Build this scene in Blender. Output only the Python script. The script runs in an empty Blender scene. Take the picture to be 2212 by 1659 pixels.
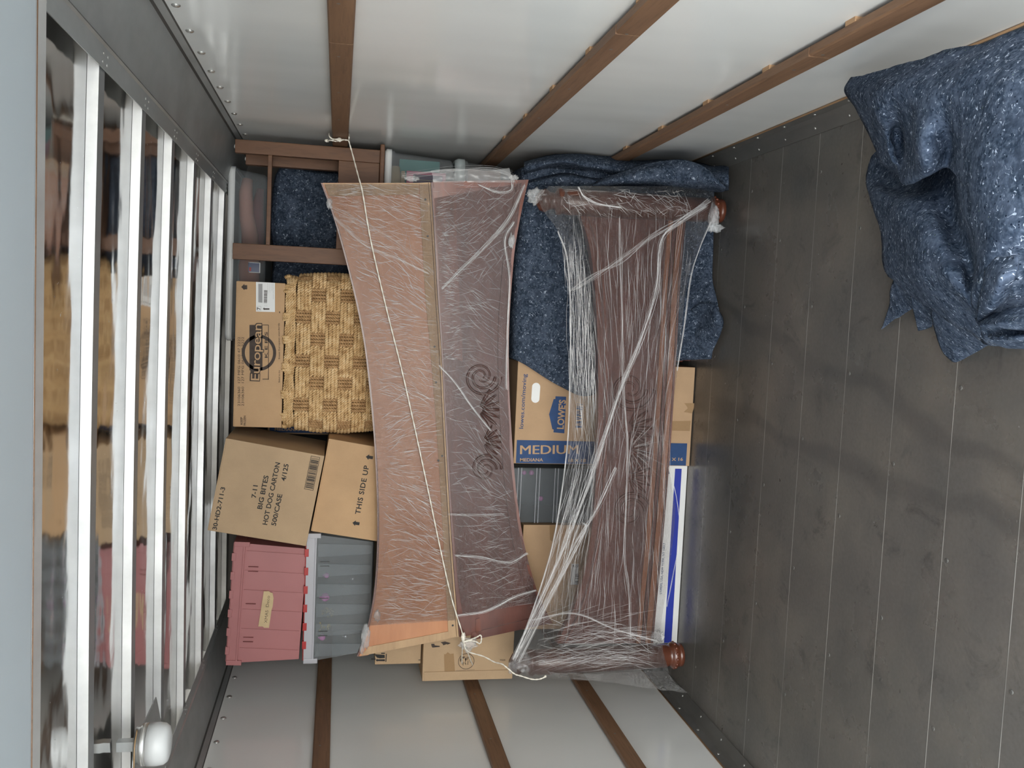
import bpy, bmesh, math, random
from mathutils import Vector, Matrix, noise

scene = bpy.context.scene
COL = scene.collection
PI = math.pi

# ------------------------------------------------------------------ camera
EYE = Vector((0.0, 0.0, 1.5))
F_PX = 2000.0
R0 = Vector((0.04540656, -0.1832273, -0.98202138))    # picture right, in the truck's axes
R1 = Vector((-0.99629419, -0.08018967, -0.03110457))  # picture down
R2 = Vector((-0.07304877, 0.97979456, -0.18618944))   # view direction
cam_data = bpy.data.cameras.new('camera')
cam = bpy.data.objects.new('camera', cam_data)
COL.objects.link(cam)
M = Matrix.Identity(4)
for i in range(3):
    M[i][0] = R0[i]; M[i][1] = -R1[i]; M[i][2] = -R2[i]; M[i][3] = EYE[i]
cam.matrix_world = M
cam_data.sensor_width = 36.0
cam_data.lens = F_PX / 2212 * 36.0
cam_data.clip_start = 0.05
scene.camera = cam


def at(x, y, Y):
    """the place in the truck, on the cross-section at depth Y, that the photo shows at x, y"""
    v = R0 * (x - 1106) + R1 * (y - 829.5) + R2 * F_PX
    return EYE + v * (Y / v.y)


def onX(x, y, X):
    v = R0 * (x - 1106) + R1 * (y - 829.5) + R2 * F_PX
    return EYE + v * (X / v.x)


# ------------------------------------------------------------------ daylight
scene.view_settings.view_transform = 'Standard'
scene.view_settings.look = 'None'
scene.view_settings.gamma = 1.0
scene.view_settings.use_curve_mapping = False
scene.view_settings.exposure = 0.0

world = bpy.data.worlds.new('sky')
scene.world = world
world.use_nodes = True
wn = world.node_tree
wn.nodes.clear()
wo = wn.nodes.new('ShaderNodeOutputWorld')
wb = wn.nodes.new('ShaderNodeBackground')
wt = wn.nodes.new('ShaderNodeTexCoord')
ws = wn.nodes.new('ShaderNodeSeparateXYZ')
wr = wn.nodes.new('ShaderNodeValToRGB')
wn.links.new(wt.outputs['Generated'], ws.inputs[0])
wn.links.new(ws.outputs['Z'], wr.inputs[0])
e = wr.color_ramp.elements
e[0].position = 0.0; e[0].color = (1.0, 0.965, 0.89, 1)
e[1].position = 0.8; e[1].color = (0.58, 0.70, 0.88, 1)
wn.links.new(wr.outputs[0], wb.inputs[0])
wb.inputs[1].default_value = 12.6
wn.links.new(wb.outputs[0], wo.inputs[0])

sun_data = bpy.data.lights.new('sun', 'SUN')
sun_data.energy = 4.0
sun_data.angle = math.radians(0.6)
sun_data.color = (1.0, 0.94, 0.84)
sun = bpy.data.objects.new('sun', sun_data)
COL.objects.link(sun)
sun.location = (0, 4, 8)
sun.rotation_euler = (math.radians(-28), math.radians(14), 0)   # high, a little ahead of the truck: it never shines in

portal_data = bpy.data.lights.new('rear_opening_portal', 'AREA')
portal_data.shape = 'RECTANGLE'
portal_data.size = 2.3
portal_data.size_y = 2.0
portal_data.cycles.is_portal = True
portal = bpy.data.objects.new('rear_opening_portal', portal_data)
COL.objects.link(portal)
portal.location = (-0.465, -0.6, 1.0)
portal.rotation_euler = (math.radians(90), 0, 0)
scene.cycles.max_bounces = 10
scene.cycles.transparent_max_bounces = 24
scene.cycles.transmission_bounces = 6
scene.cycles.caustics_reflective = False
scene.cycles.caustics_refractive = False
scene.cycles.sample_clamp_indirect = 6.0
scene.cycles.use_denoising = True


# ------------------------------------------------------------------ materials
class NT:
    """small wrapper to write node trees compactly"""
    def __init__(self, name):
        self.m = bpy.data.materials.new(name)
        self.m.use_nodes = True
        self.t = self.m.node_tree
        self.t.nodes.clear()
        self.out = self.t.nodes.new('ShaderNodeOutputMaterial')
        self.tc = self.t.nodes.new('ShaderNodeTexCoord')

    def n(self, kind, **kw):
        nd = self.t.nodes.new('ShaderNode' + kind)
        for k, v in kw.items():
            if k.startswith('i_'):
                key = k[2:]
                key = int(key) if key.isdigit() else key.replace('_', ' ')
                self.set(nd.inputs[key], v)
            else:
                setattr(nd, k, v)
        return nd

    def set(self, inp, v):
        if isinstance(v, bpy.types.NodeSocket):
            self.t.links.new(v, inp)
        else:
            if isinstance(v, (tuple, list)) and len(v) == 3 and inp.type == 'RGBA':
                v = (*v, 1)
            inp.default_value = v

    def coords(self, scale=(1, 1, 1), rot=(0, 0, 0), kind='Object', loc=(0, 0, 0)):
        mp = self.n('Mapping')
        mp.inputs['Scale'].default_value = scale
        mp.inputs['Rotation'].default_value = rot
        mp.inputs['Location'].default_value = loc
        self.t.links.new(self.tc.outputs[kind], mp.inputs['Vector'])
        return mp.outputs[0]

    def noise(self, vec, scale=5, detail=4, rough=.5, dist=0):
        nd = self.n('TexNoise', i_Vector=vec, i_Scale=scale, i_Detail=detail, i_Roughness=rough, i_Distortion=dist)
        return nd.outputs[0]

    def ramp(self, fac, stops):
        nd = self.n('ValToRGB', i_Fac=fac)
        cr = nd.color_ramp
        while len(cr.elements) < len(stops):
            cr.elements.new(0.5)
        for el, (p, c) in zip(cr.elements, stops):
            el.position = p
            el.color = (*c, 1) if len(c) == 3 else c
        return nd.outputs[0]

    def gray(self, fac, stops):
        return self.ramp(fac, [(p, (v, v, v)) for p, v in stops])

    def mix(self, fac, a, b, mode='MIX'):
        nd = self.n('MixRGB', blend_type=mode)
        self.set(nd.inputs[0], fac); self.set(nd.inputs[1], a); self.set(nd.inputs[2], b)
        return nd.outputs[0]

    def math(self, op, a, b=0.0):
        nd = self.n('Math', operation=op)
        self.set(nd.inputs[0], a); self.set(nd.inputs[1], b)
        return nd.outputs[0]

    def bump(self, h, strength=.3, dist=.01, normal=None):
        nd = self.n('Bump', i_Height=h, i_Strength=strength, i_Distance=dist)
        if normal is not None:
            self.set(nd.inputs['Normal'], normal)
        return nd.outputs[0]

    def bsdf(self, color, rough=.6, metal=0.0, normal=None, spec=None, coat=None, coat_rough=.1, alpha=None, sheen=None, trans=None):
        nd = self.n('BsdfPrincipled')
        self.set(nd.inputs['Base Color'], color)
        self.set(nd.inputs['Roughness'], rough)
        self.set(nd.inputs['Metallic'], metal)
        if normal is not None: self.set(nd.inputs['Normal'], normal)
        if spec is not None: self.set(nd.inputs['Specular IOR Level'], spec)
        if coat is not None:
            self.set(nd.inputs['Coat Weight'], coat)
            self.set(nd.inputs['Coat Roughness'], coat_rough)
        if alpha is not None: self.set(nd.inputs['Alpha'], alpha)
        if sheen is not None: self.set(nd.inputs['Sheen Weight'], sheen)
        if trans is not None: self.set(nd.inputs['Transmission Weight'], trans)
        return nd.outputs[0]

    def done(self, shader):
        self.t.links.new(shader, self.out.inputs['Surface'])
        return self.m


def plain(name, color, rough=.5, metal=0.0, spec=None, coat=None, vary=.06, scale=8):
    t = NT(name)
    n = t.noise(t.coords(), scale, 4)
    c = t.mix(t.gray(n, [(.3, 0), (.7, 1)]), tuple(x * (1 - vary) for x in color), tuple(min(1, x * (1 + vary)) for x in color))
    return t.done(t.bsdf(c, rough, metal, spec=spec, coat=coat))


def m_wall():
    t = NT('white_glossy_panel')
    co = t.coords()
    big = t.noise(t.coords((1, 1, 1)), 1.3, 3)
    c = t.mix(t.gray(big, [(.3, 0), (.7, 1)]), (.80, .82, .80), (.86, .87, .85))
    sc = t.noise(t.coords((3, 14, 30), (0.3, 0, 0)), 6, 5, .6)
    marks = t.gray(sc, [(.735, 0), (.76, 1)])
    c = t.mix(t.math('MULTIPLY', marks, .5), c, (.2, .2, .2))
    wav = t.noise(t.coords((.5, 1.2, .5)), 2.0, 2)
    nrm = t.bump(wav, .35, .02)
    r = t.gray(t.noise(co, 3, 4), [(.3, .10), (.75, .22)])
    return t.done(t.bsdf(c, r, 0, nrm, spec=.55))


def m_galv(name, color, rough=.35, metal=.9, spangle=12):
    t = NT(name)
    v = t.noise(t.coords((1, .4, 1)), spangle, 5, .6)
    c = t.mix(t.gray(v, [(.3, 0), (.7, 1)]), tuple(x * .82 for x in color), color)
    r = t.gray(t.noise(t.coords(), 5, 4), [(.3, rough * .75), (.7, rough * 1.25)])
    return t.done(t.bsdf(c, r, metal))


def m_skin():
    t = NT('polished_aluminium_roof_skin')
    w = t.noise(t.coords((1.1, 2.2, 1)), 2.2, 2, .4)
    w2 = t.noise(t.coords((1, 1, 1)), 14, 2)
    nrm = t.bump(w, .35, .03)
    nrm = t.bump(w2, .04, .01, nrm)
    sp = t.gray(t.noise(t.coords(), 60, 4, .7), [(.68, 0), (.72, 1)])
    msk = t.gray(t.noise(t.coords(), 2.5, 2), [(.5, 0), (.62, 1)])
    r = t.math('ADD', .09, t.math('MULTIPLY', t.math('MULTIPLY', sp, msk), .5))
    return t.done(t.bsdf((.66, .655, .64), r, 1.0, nrm))


def m_floor():
    t = NT('worn_dark_metal_floor')
    co = t.coords()
    big = t.noise(t.coords((1, 1, 1)), 2.2, 6, .62)
    c = t.ramp(big, [(.28, (.12, .115, .105)), (.5, (.17, .155, .135)), (.72, (.235, .205, .17))])
    # scuffs and stains
    st = t.noise(t.coords((1.2, 1, 1), (0, 0, .5)), 7, 6, .7, .8)
    c = t.mix(t.math('MULTIPLY', t.gray(st, [(.56, 0), (.68, 1)]), .5), c, (.045, .044, .042))
    fine = t.noise(co, 90, 3)
    c = t.mix(.18, c, t.gray(fine, [(.3, .04), (.7, .16)]))
    # black rubber scuff bands that wander across the planks
    bend = t.noise(t.coords((1, 1, 1)), 2.4, 2)
    sx = t.n('SeparateXYZ', i_Vector=co)
    for (k, b, w) in ((.24, .75, .024), (.06, .54, .026)):
        d = t.math('ADD', t.math('ADD', sx.outputs['X'], t.math('MULTIPLY', sx.outputs['Y'], -k)), b)
        d = t.math('ADD', d, t.math('MULTIPLY', t.math('SUBTRACT', bend, .5), .22))
        d = t.math('ABSOLUTE', d)
        m = t.gray(d, [(w * .6, 1), (w * 1.5, 0)])
        c = t.mix(t.math('MULTIPLY', m, .28), c, (.05, .05, .052))
    speck = t.gray(t.noise(co, 55, 1), [(.80, 0), (.83, 1)])
    c = t.mix(t.math('MULTIPLY', speck, .6), c, (.5, .5, .48))
    # plank seams every 0.2525 m, worn bright
    fr = t.math('FRACT', t.math('DIVIDE', t.math('ADD', sx.outputs['Y'], 10 * .2525 - 3.55 + .2525 * 10), .2525))
    sd = t.math('ABSOLUTE', t.math('SUBTRACT', fr, .0))
    line = t.gray(sd, [(.0, 1), (.009, 1), (.012, 0)])
    wear = t.gray(t.noise(t.coords((1, .2, 1)), 3.2, 4), [(.30, .25), (.55, 1)])
    c = t.mix(t.math('MULTIPLY', line, wear), c, (.55, .53, .48))
    dk = t.gray(sd, [(.013, 1), (.02, 0)])
    c = t.mix(t.math('MULTIPLY', t.math('SUBTRACT', dk, line), .5), c, (.02, .02, .02))
    r = t.gray(t.noise(co, 4, 5, .6), [(.3, .22), (.7, .42)])
    nrm = t.bump(t.noise(co, 40, 4), .12, .004)
    return t.done(t.bsdf(c, r, .2, nrm, spec=.5))


def m_wood(name, dark, light, grain=(60, 4, 60), rough=.45, coat=None, scale=1.0, lines=.5):
    t = NT(name)
    v = t.noise(t.coords(grain), scale, 5, .62, .3)
    c = t.ramp(v, [(.28, dark), (.72, light)])
    v2 = t.noise(t.coords(tuple(g * 3 for g in grain)), scale * 2, 3, .6)
    c = t.mix(t.math('MULTIPLY', t.gray(v2, [(.5, 0), (.75, 1)]), lines), c, tuple(x * .55 for x in dark))
    nrm = t.bump(v2, .08, .002)
    return t.done(t.bsdf(c, rough, 0, nrm, coat=coat))


def m_card(name, color=(.43, .265, .135), vary=.12):
    t = NT(name)
    n1 = t.noise(t.coords((1, 1, 1)), 6, 5, .6)
    c = t.mix(t.gray(n1, [(.3, 0), (.7, 1)]), tuple(x * (1 - vary) for x in color), tuple(x * (1 + vary * .5) for x in color))
    fib = t.noise(t.coords((1, 1, 1)), 300, 2)
    c = t.mix(.12, c, t.mix(fib, tuple(x * .5 for x in color), tuple(min(1, x * 1.5) for x in color)))
    flute = t.n('TexWave', i_Vector=t.coords((1, 0, 0)), i_Scale=70.0, i_Distortion=.3, i_Detail=1.0)
    nrm = t.bump(flute.outputs[1], .05, .0015)
    return t.done(t.bsdf(c, .75, 0, nrm, spec=.25))


def m_felt(name='navy_recycled_felt', k=1.0):
    t = NT(name)
    co = t.coords()
    n1 = t.noise(co, 120, 3, .6)
    c = t.ramp(n1, [(.34, (.016, .025, .040)), (.5, (.036, .051, .076)), (.66, (.085, .108, .145))])
    n0 = t.noise(co, 26, 3, .6)
    c = t.mix(t.gray(n0, [(.42, .0), (.64, .55)]), c, (.085, .108, .150))
    c = t.mix(t.gray(t.noise(t.coords(loc=(3, 1, 2)), 34, 3), [(.52, 0), (.66, .55)]), c, (.020, .028, .044))
    # short pale lint curls
    a = t.noise(co, 70, 1, .4, .6)
    l1 = t.gray(t.math('ABSOLUTE', t.math('SUBTRACT', a, .5)), [(.0, 1), (.012, 1), (.022, 0)])
    msk = t.gray(t.noise(t.coords(loc=(7, 2, 5)), 85, 1), [(.56, 0), (.62, 1)])
    c = t.mix(t.math('MULTIPLY', t.math('MULTIPLY', l1, msk), .85), c, (.40, .46, .54))
    vd = t.n('TexVoronoi', i_Vector=co, i_Scale=150.0)
    sp = t.gray(vd.outputs['Distance'], [(.10, 1), (.16, 0)])
    pick = t.n('SeparateXYZ', i_Vector=vd.outputs['Color'])
    c = t.mix(t.math('MULTIPLY', sp, t.gray(pick.outputs[0], [(.93, 0), (.94, .9)])), c, (.30, .34, .40))
    c = t.mix(t.math('MULTIPLY', t.gray(vd.outputs['Distance'], [(.25, 1), (.32, 0)]), t.gray(pick.outputs[1], [(.86, 0), (.87, .9)])), c, (.006, .010, .020))
    c = t.mix(t.math('MULTIPLY', sp, t.gray(pick.outputs[2], [(.97, 0), (.975, .8)])), c, (.20, .30, .12))
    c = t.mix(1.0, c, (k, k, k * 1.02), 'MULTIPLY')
    h = t.mix(.5, n1, n0)
    nrm = t.bump(h, .55, .004)
    return t.done(t.bsdf(c, 1.0, 0, nrm, spec=.04))


def m_clear(name, tint=(.55, .58, .60), body=.30, rough=.18):
    """milky see-through plastic"""
    t = NT(name)
    n = t.noise(t.coords(), 4, 3)
    tr = t.n('BsdfTransparent', i_Color=(.80, .84, .86))
    b = t.bsdf(tint, rough, 0, t.bump(n, .15, .01), spec=.5)
    mx = t.n('MixShader', i_0=t.gray(n, [(.3, body * .8), (.7, body * 1.2)]))
    t.t.links.new(tr.outputs[0], mx.inputs[1]); t.t.links.new(b, mx.inputs[2])
    return t.done(mx.outputs[0])


def m_film(name, stretch=(1, 1, 1), rot=(0, 0, 0), amount=.2, streak=.35, scale=60, tint=(.93, .88, .88), bumps=1.0, rough=.12):
    """stretch wrap: mostly clear; bumps catch daylight, ridge highlights are also painted as pale streaks"""
    t = NT(name)
    co = t.coords(stretch, rot)
    w1 = t.noise(co, scale, 5, .65, .25)
    w2 = t.noise(t.coords(tuple(s * .6 for s in stretch), tuple(r + .55 for r in rot)), scale * .7, 4, .65, .4)
    h = t.math('ADD', t.math('MULTIPLY', t.math('ABSOLUTE', t.math('SUBTRACT', w1, .5)), 2.0), t.math('MULTIPLY', w2, .5))
    patch = t.noise(t.coords(), 3.5, 3, .55)
    nrm = t.bump(h, bumps, .012)
    ridge = t.math('ABSOLUTE', t.math('SUBTRACT', w1, .5))
    ridge = t.gray(ridge, [(.0, 1), (.035, 0)])
    ridge = t.math('MULTIPLY', ridge, t.gray(patch, [(.38, .1), (.62, 1)]))
    gl = t.n('BsdfGlossy', i_Color=(1, 1, 1), i_Roughness=rough, i_Normal=nrm)
    df = t.n('BsdfDiffuse', i_Color=tint)
    tr = t.n('BsdfTransparent', i_Color=(.97, .95, .95))
    m1 = t.n('MixShader', i_0=t.math('ADD', .015, t.math('MULTIPLY', ridge, streak)))
    t.t.links.new(tr.outputs[0], m1.inputs[1]); t.t.links.new(df.outputs[0], m1.inputs[2])
    fr = t.n('Fresnel', i_IOR=1.5, i_Normal=nrm)
    fac = t.math('MINIMUM', t.math('MULTIPLY', fr.outputs[0], amount), .6)
    m2 = t.n('MixShader', i_0=fac)
    t.t.links.new(m1.outputs[0], m2.inputs[1]); t.t.links.new(gl.outputs[0], m2.inputs[2])
    return t.done(m2.outputs[0])


MAT = dict(
    wall=m_wall(), skin=m_skin(), floor=m_floor(), felt=m_felt(), felt_lit=m_felt('lit_navy_recycled_felt', 1.6),  # second felt is the same navy with brighter daylight put into its colour
    bow=m_galv('aluminium_roof_bow', (.66, .66, .64), .38, .35),
    bow_shaded=m_galv('shaded_bow_underside', (.30, .31, .31), .4, .4),  # same aluminium as the bow, the underside's shade put into its colour
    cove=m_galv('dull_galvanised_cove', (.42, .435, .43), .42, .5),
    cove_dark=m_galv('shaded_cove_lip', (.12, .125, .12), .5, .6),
    curb=m_galv('scuffed_steel_curb', (.22, .215, .20), .45, .6),
    rivet=m_galv('rivet_metal', (.62, .62, .60), .3, .8),
    header=plain('grey_painted_header', (.52, .58, .61), .45, .1, vary=.03, scale=2),
    slat=m_wood('brown_oak_slat', (.16, .085, .045), (.25, .14, .078), (24, 1.6, 24), .55),
    slat_raw=m_wood('bare_chipped_oak', (.38, .22, .11), (.50, .31, .17), (24, 1.6, 24), .7),
    asphalt=plain('sunlit_pale_concrete', (.42, .41, .39), .9, vary=.1, scale=2),
    bulk=plain('plywood_front_wall', (.12, .11, .10), .7),
)


# ------------------------------------------------------------------ mesh helpers
def bm_new():
    return bmesh.new()


def box(bm, lo, hi, mi=0, M=None, bev=0.0):
    lo = Vector(lo); hi = Vector(hi)
    sub = bmesh.new()
    bmesh.ops.create_cube(sub, size=1.0)
    for v in sub.verts:
        v.co = Vector(((v.co.x + .5) * (hi.x - lo.x) + lo.x, (v.co.y + .5) * (hi.y - lo.y) + lo.y, (v.co.z + .5) * (hi.z - lo.z) + lo.z))
    if bev > 0:
        bmesh.ops.bevel(sub, geom=sub.edges[:], offset=bev, segments=2, affect='EDGES', profile=.6)
    merge(bm, sub, mi, M)


def merge(bm, sub, mi=0, M=None, keep=False):
    mp = {}
    for v in sub.verts:
        mp[v] = bm.verts.new(M @ v.co if M is not None else v.co)
    for f in sub.faces:
        try:
            nf = bm.faces.new([mp[v] for v in f.verts])
        except ValueError:
            continue
        nf.material_index = f.material_index if keep else mi
        nf.smooth = f.smooth
    sub.free()


def prism(bm, pts, ext, mi=0, M=None, bev=0.0, caps=True):
    """closed polygon pts (3-D) pushed along ext"""
    sub = bmesh.new()
    ext = Vector(ext)
    a = [sub.verts.new(Vector(p)) for p in pts]
    b = [sub.verts.new(Vector(p) + ext) for p in pts]
    n = len(a)
    for i in range(n):
        sub.faces.new((a[i], a[(i + 1) % n], b[(i + 1) % n], b[i]))
    if caps:
        sub.faces.new(a[::-1]); sub.faces.new(b)
    bmesh.ops.recalc_face_normals(sub, faces=sub.faces[:])
    if bev > 0:
        bmesh.ops.bevel(sub, geom=sub.edges[:], offset=bev, segments=2, affect='EDGES', profile=.6)
    merge(bm, sub, mi, M)


def tube(bm, pts, r, seg=6, mi=0, cap=True, flat=None):
    """round bar along pts; r is one radius or one per point; flat=(normal, ratio) squashes it"""
    pts = [Vector(p) for p in pts]
    rs = r if isinstance(r, (list, tuple)) else [r] * len(pts)
    rings = []
    up = None
    for i, p in enumerate(pts):
        d = (pts[min(i + 1, len(pts) - 1)] - pts[max(i - 1, 0)])
        if d.length < 1e-9: d = Vector((0, 0, 1))
        d.normalize()
        if up is None:
            up = d.orthogonal().normalized()
        up = (up - d * up.dot(d))
        if up.length < 1e-6: up = d.orthogonal()
        up.normalize()
        sd = d.cross(up)
        ring = []
        for k in range(seg):
            a = 2 * PI * k / seg
            off = (up * math.cos(a) + sd * math.sin(a)) * rs[i]
            if flat is not None:
                nn = Vector(flat[0])
                off = off - nn * off.dot(nn) * (1 - flat[1])
            ring.append(bm.verts.new(p + off))
        rings.append(ring)
    for a, b in zip(rings, rings[1:]):
        for k in range(seg):
            f = bm.faces.new((a[k], a[(k + 1) % seg], b[(k + 1) % seg], b[k]))
            f.material_index = mi; f.smooth = True
    if cap:
        for rg in (rings[0][::-1], rings[-1]):
            f = bm.faces.new(rg); f.material_index = mi


def lathe(bm, prof, M=None, seg=24, mi=0, cap=True):
    """prof: list of (radius, height) turned round z"""
    sub = bmesh.new()
    rings = []
    for r, h in prof:
        rings.append([sub.verts.new((r * math.cos(2 * PI * k / seg), r * math.sin(2 * PI * k / seg), h)) for k in range(seg)])
    for a, b in zip(rings, rings[1:]):
        for k in range(seg):
            f = sub.faces.new((a[k], a[(k + 1) % seg], b[(k + 1) % seg], b[k])); f.smooth = True
    if cap:
        sub.faces.new(rings[0][::-1]); sub.faces.new(rings[-1])
    bmesh.ops.recalc_face_normals(sub, faces=sub.faces[:])
    merge(bm, sub, mi, M)


def catmull(P, t):
    """P list of Vectors, t in 0..len-1"""
    n = len(P)
    i = min(int(t), n - 2); u = t - i
    p1, p2 = P[i], P[i + 1]
    p0 = P[i - 1] if i > 0 else p1 + (p1 - p2)
    p3 = P[i + 2] if i + 2 < n else p2 + (p2 - p1)
    return .5 * ((2 * p1) + (p2 - p0) * u + (2 * p0 - 5 * p1 + 4 * p2 - p3) * u * u + (3 * p1 - p0 - 3 * p2 + p3) * u ** 3)


def smooth_path(P, k=6):
    P = [Vector(p) for p in P]
    out = []
    for i in range((len(P) - 1) * k + 1):
        out.append(catmull(P, i / k))
    return out


def sheet(bm, rows, nu=8, nv=8, mi=0, disp=None, thick=0.0, clamp=True):
    """smooth cloth through a grid of control points; disp(p, u, v) -> offset Vector"""
    rows = [[Vector(p) for p in r] for r in rows]
    nr, nc = len(rows), len(rows[0])
    U, V = (nr - 1) * nu, (nc - 1) * nv
    grid = []
    for a in range(U + 1):
        col = [catmull([rows[i][j] for i in range(nr)], a / nu) for j in range(nc)]
        grid.append([catmull(col, b / nv) for b in range(V + 1)])
    if disp is not None:
        g2 = []
        for a in range(U + 1):
            r = []
            for b in range(V + 1):
                du = grid[min(a + 1, U)][b] - grid[max(a - 1, 0)][b]
                dv = grid[a][min(b + 1, V)] - grid[a][max(b - 1, 0)]
                nn = du.cross(dv)
                nn = nn.normalized() if nn.length > 1e-9 else Vector((0, -1, 0))
                r.append(grid[a][b] + nn * disp(grid[a][b], a / U, b / V))
            g2.append(r)
        grid = g2
    if clamp:
        for r in grid:
            for p in r:
                p.x = min(p.x, XR - .006); p.z = max(p.z, thick + .002)

    def skin(g, flip):
        vs = [[bm.verts.new(p) for p in r] for r in g]
        for a in range(len(g) - 1):
            for b in range(len(g[0]) - 1):
                q = (vs[a][b], vs[a + 1][b], vs[a + 1][b + 1], vs[a][b + 1])
                f = bm.faces.new(q[::-1] if flip else q)
                f.material_index = mi; f.smooth = True
        return vs
    v1 = skin(grid, False)
    if thick > 0:
        back = []
        for a in range(U + 1):
            r = []
            for b in range(V + 1):
                du = grid[min(a + 1, U)][b] - grid[max(a - 1, 0)][b]
                dv = grid[a][min(b + 1, V)] - grid[a][max(b - 1, 0)]
                nn = du.cross(dv)
                nn = nn.normalized() if nn.length > 1e-9 else Vector((0, -1, 0))
                r.append(grid[a][b] - nn * thick)
            back.append(r)
        v2 = skin(back, True)
        loop1 = [v1[a][0] for a in range(U + 1)] + [v1[U][b] for b in range(1, V + 1)] + [v1[a][V] for a in range(U - 1, -1, -1)] + [v1[0][b] for b in range(V - 1, 0, -1)]
        loop2 = [v2[a][0] for a in range(U + 1)] + [v2[U][b] for b in range(1, V + 1)] + [v2[a][V] for a in range(U - 1, -1, -1)] + [v2[0][b] for b in range(V - 1, 0, -1)]
        n = len(loop1)
        for i in range(n):
            try:
                f = bm.faces.new((loop1[i], loop2[i], loop2[(i + 1) % n], loop1[(i + 1) % n]))
                f.material_index = mi; f.smooth = True
            except ValueError:
                pass
    return grid


def text_into(bm, body, M, size=.03, mi=0, bold=.012, align='LEFT', spacing=1.0, sx=1.0, shear=0.0, line=1.0):
    """lettering laid into bm as flat faces, x to the right, y up, in the frame M"""
    cu = bpy.data.curves.new('lettering', 'FONT')
    cu.body = body; cu.size = size; cu.align_x = align; cu.offset = bold * size
    cu.fill_mode = 'FRONT'; cu.space_character = spacing; cu.resolution_u = 3; cu.shear = shear; cu.space_line = line
    ob = bpy.data.objects.new('lettering', cu)
    COL.objects.link(ob)
    dg = bpy.context.evaluated_depsgraph_get()
    me = bpy.data.meshes.new_from_object(ob.evaluated_get(dg))
    sub = bmesh.new(); sub.from_mesh(me)
    bpy.data.objects.remove(ob); bpy.data.curves.remove(cu); bpy.data.meshes.remove(me)
    for f in sub.faces: f.smooth = False
    sub.normal_update()
    bmesh.ops.reverse_faces(sub, faces=[f for f in sub.faces if f.normal.z < 0])
    S = Matrix.Diagonal((sx, 1, 1, 1))
    merge(bm, sub, mi, M @ S)


def frame(o, xdir, ydir):
    """matrix with origin o, x along xdir, y along ydir"""
    x = Vector(xdir).normalized(); y = Vector(ydir); y = (y - x * y.dot(x)).normalized(); z = x.cross(y)
    m = Matrix.Identity(4)
    for i in range(3):
        m[i][0] = x[i]; m[i][1] = y[i]; m[i][2] = z[i]; m[i][3] = o[i]
    return m


def obj(name, bm, mats, parent=None, smooth=False, label=None):
    me = bpy.data.meshes.new(name)
    if smooth:
        for f in bm.faces: f.smooth = True
    bm.to_mesh(me); bm.free()
    for m in (mats if isinstance(mats, (list, tuple)) else [mats]):
        me.materials.append(MAT[m] if isinstance(m, str) else m)
    o = bpy.data.objects.new(name, me)
    COL.objects.link(o)
    if parent is not None:
        o.parent = parent
        o.matrix_parent_inverse = parent.matrix_world.inverted()
    if label: o['label'] = label
    return o


def tag(o, label, cat, group=None, kind=None):
    o['label'] = label; o['category'] = cat
    if group: o['group'] = group
    if kind: o['kind'] = kind
    return o


def thing(name, loc, label, cat, group=None):
    o = bpy.data.objects.new(name, None)
    COL.objects.link(o)
    o.location = loc
    o.empty_display_size = .05
    bpy.context.view_layer.update()
    return tag(o, label, cat, group)


def struct(name, bm, mats, label=None, smooth=False):
    o = obj(name, bm, mats, smooth=smooth)
    o['kind'] = 'structure'
    if label: o['label'] = label
    return o


# ------------------------------------------------------------------ the truck box
XR, XL, ZT, Y0, Y1, ZC = .684, -1.615, 2.0, -0.6, 4.62, 1.917

bm = bm_new(); box(bm, (XL - .05, Y0, -.06), (XR + .05, Y1, 0.0))
# floor rivets beside the seams
rnd = random.Random(3)
for k in range(0, 13):
    ys = 3.55 - .2525 * k
    for i in range(6):
        x = XL + .20 + i * .43 + (.2 if k % 2 else 0)
        if x < XR - .08:
            lathe(bm, [(.0065, 0), (.0062, .0008), (.004, .0016)], Matrix.Translation((x, ys - .018, 0)), 10, 1)
struct('floor', bm, ['floor', 'curb'], 'dark worn metal truck floor with bright plank seams')

def wall(name, x, s):
    bm = bm_new()
    a, b = sorted((x, x + s * .05))
    box(bm, (a, Y0, .058), (b, Y1, ZC), 0)
    # one row of dome rivets below the cove
    y = 1.3 if s > 0 else 1.2
    while y < Y1 - .05:
        Mx = Matrix.Translation((x, y, ZC - .024)) @ Matrix.Rotation(-s * PI / 2, 4, 'Y')
        lathe(bm, [(.011, 0), (.0105, .002), (.007, .0045), (.002, .0055)], Mx, 14, 1)
        y += .2035
    return struct(name, bm, ['wall', 'rivet'], 'glossy white lined truck wall')
wall('wall_right', XR, 1)
wall('wall_left', XL, -1)
bm = bm_new(); box(bm, (XL - .05, Y1, -.06), (XR + .05, Y1 + .05, 2.1)); struct('wall_front', bm, 'bulk', 'dark front wall behind the load')

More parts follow.
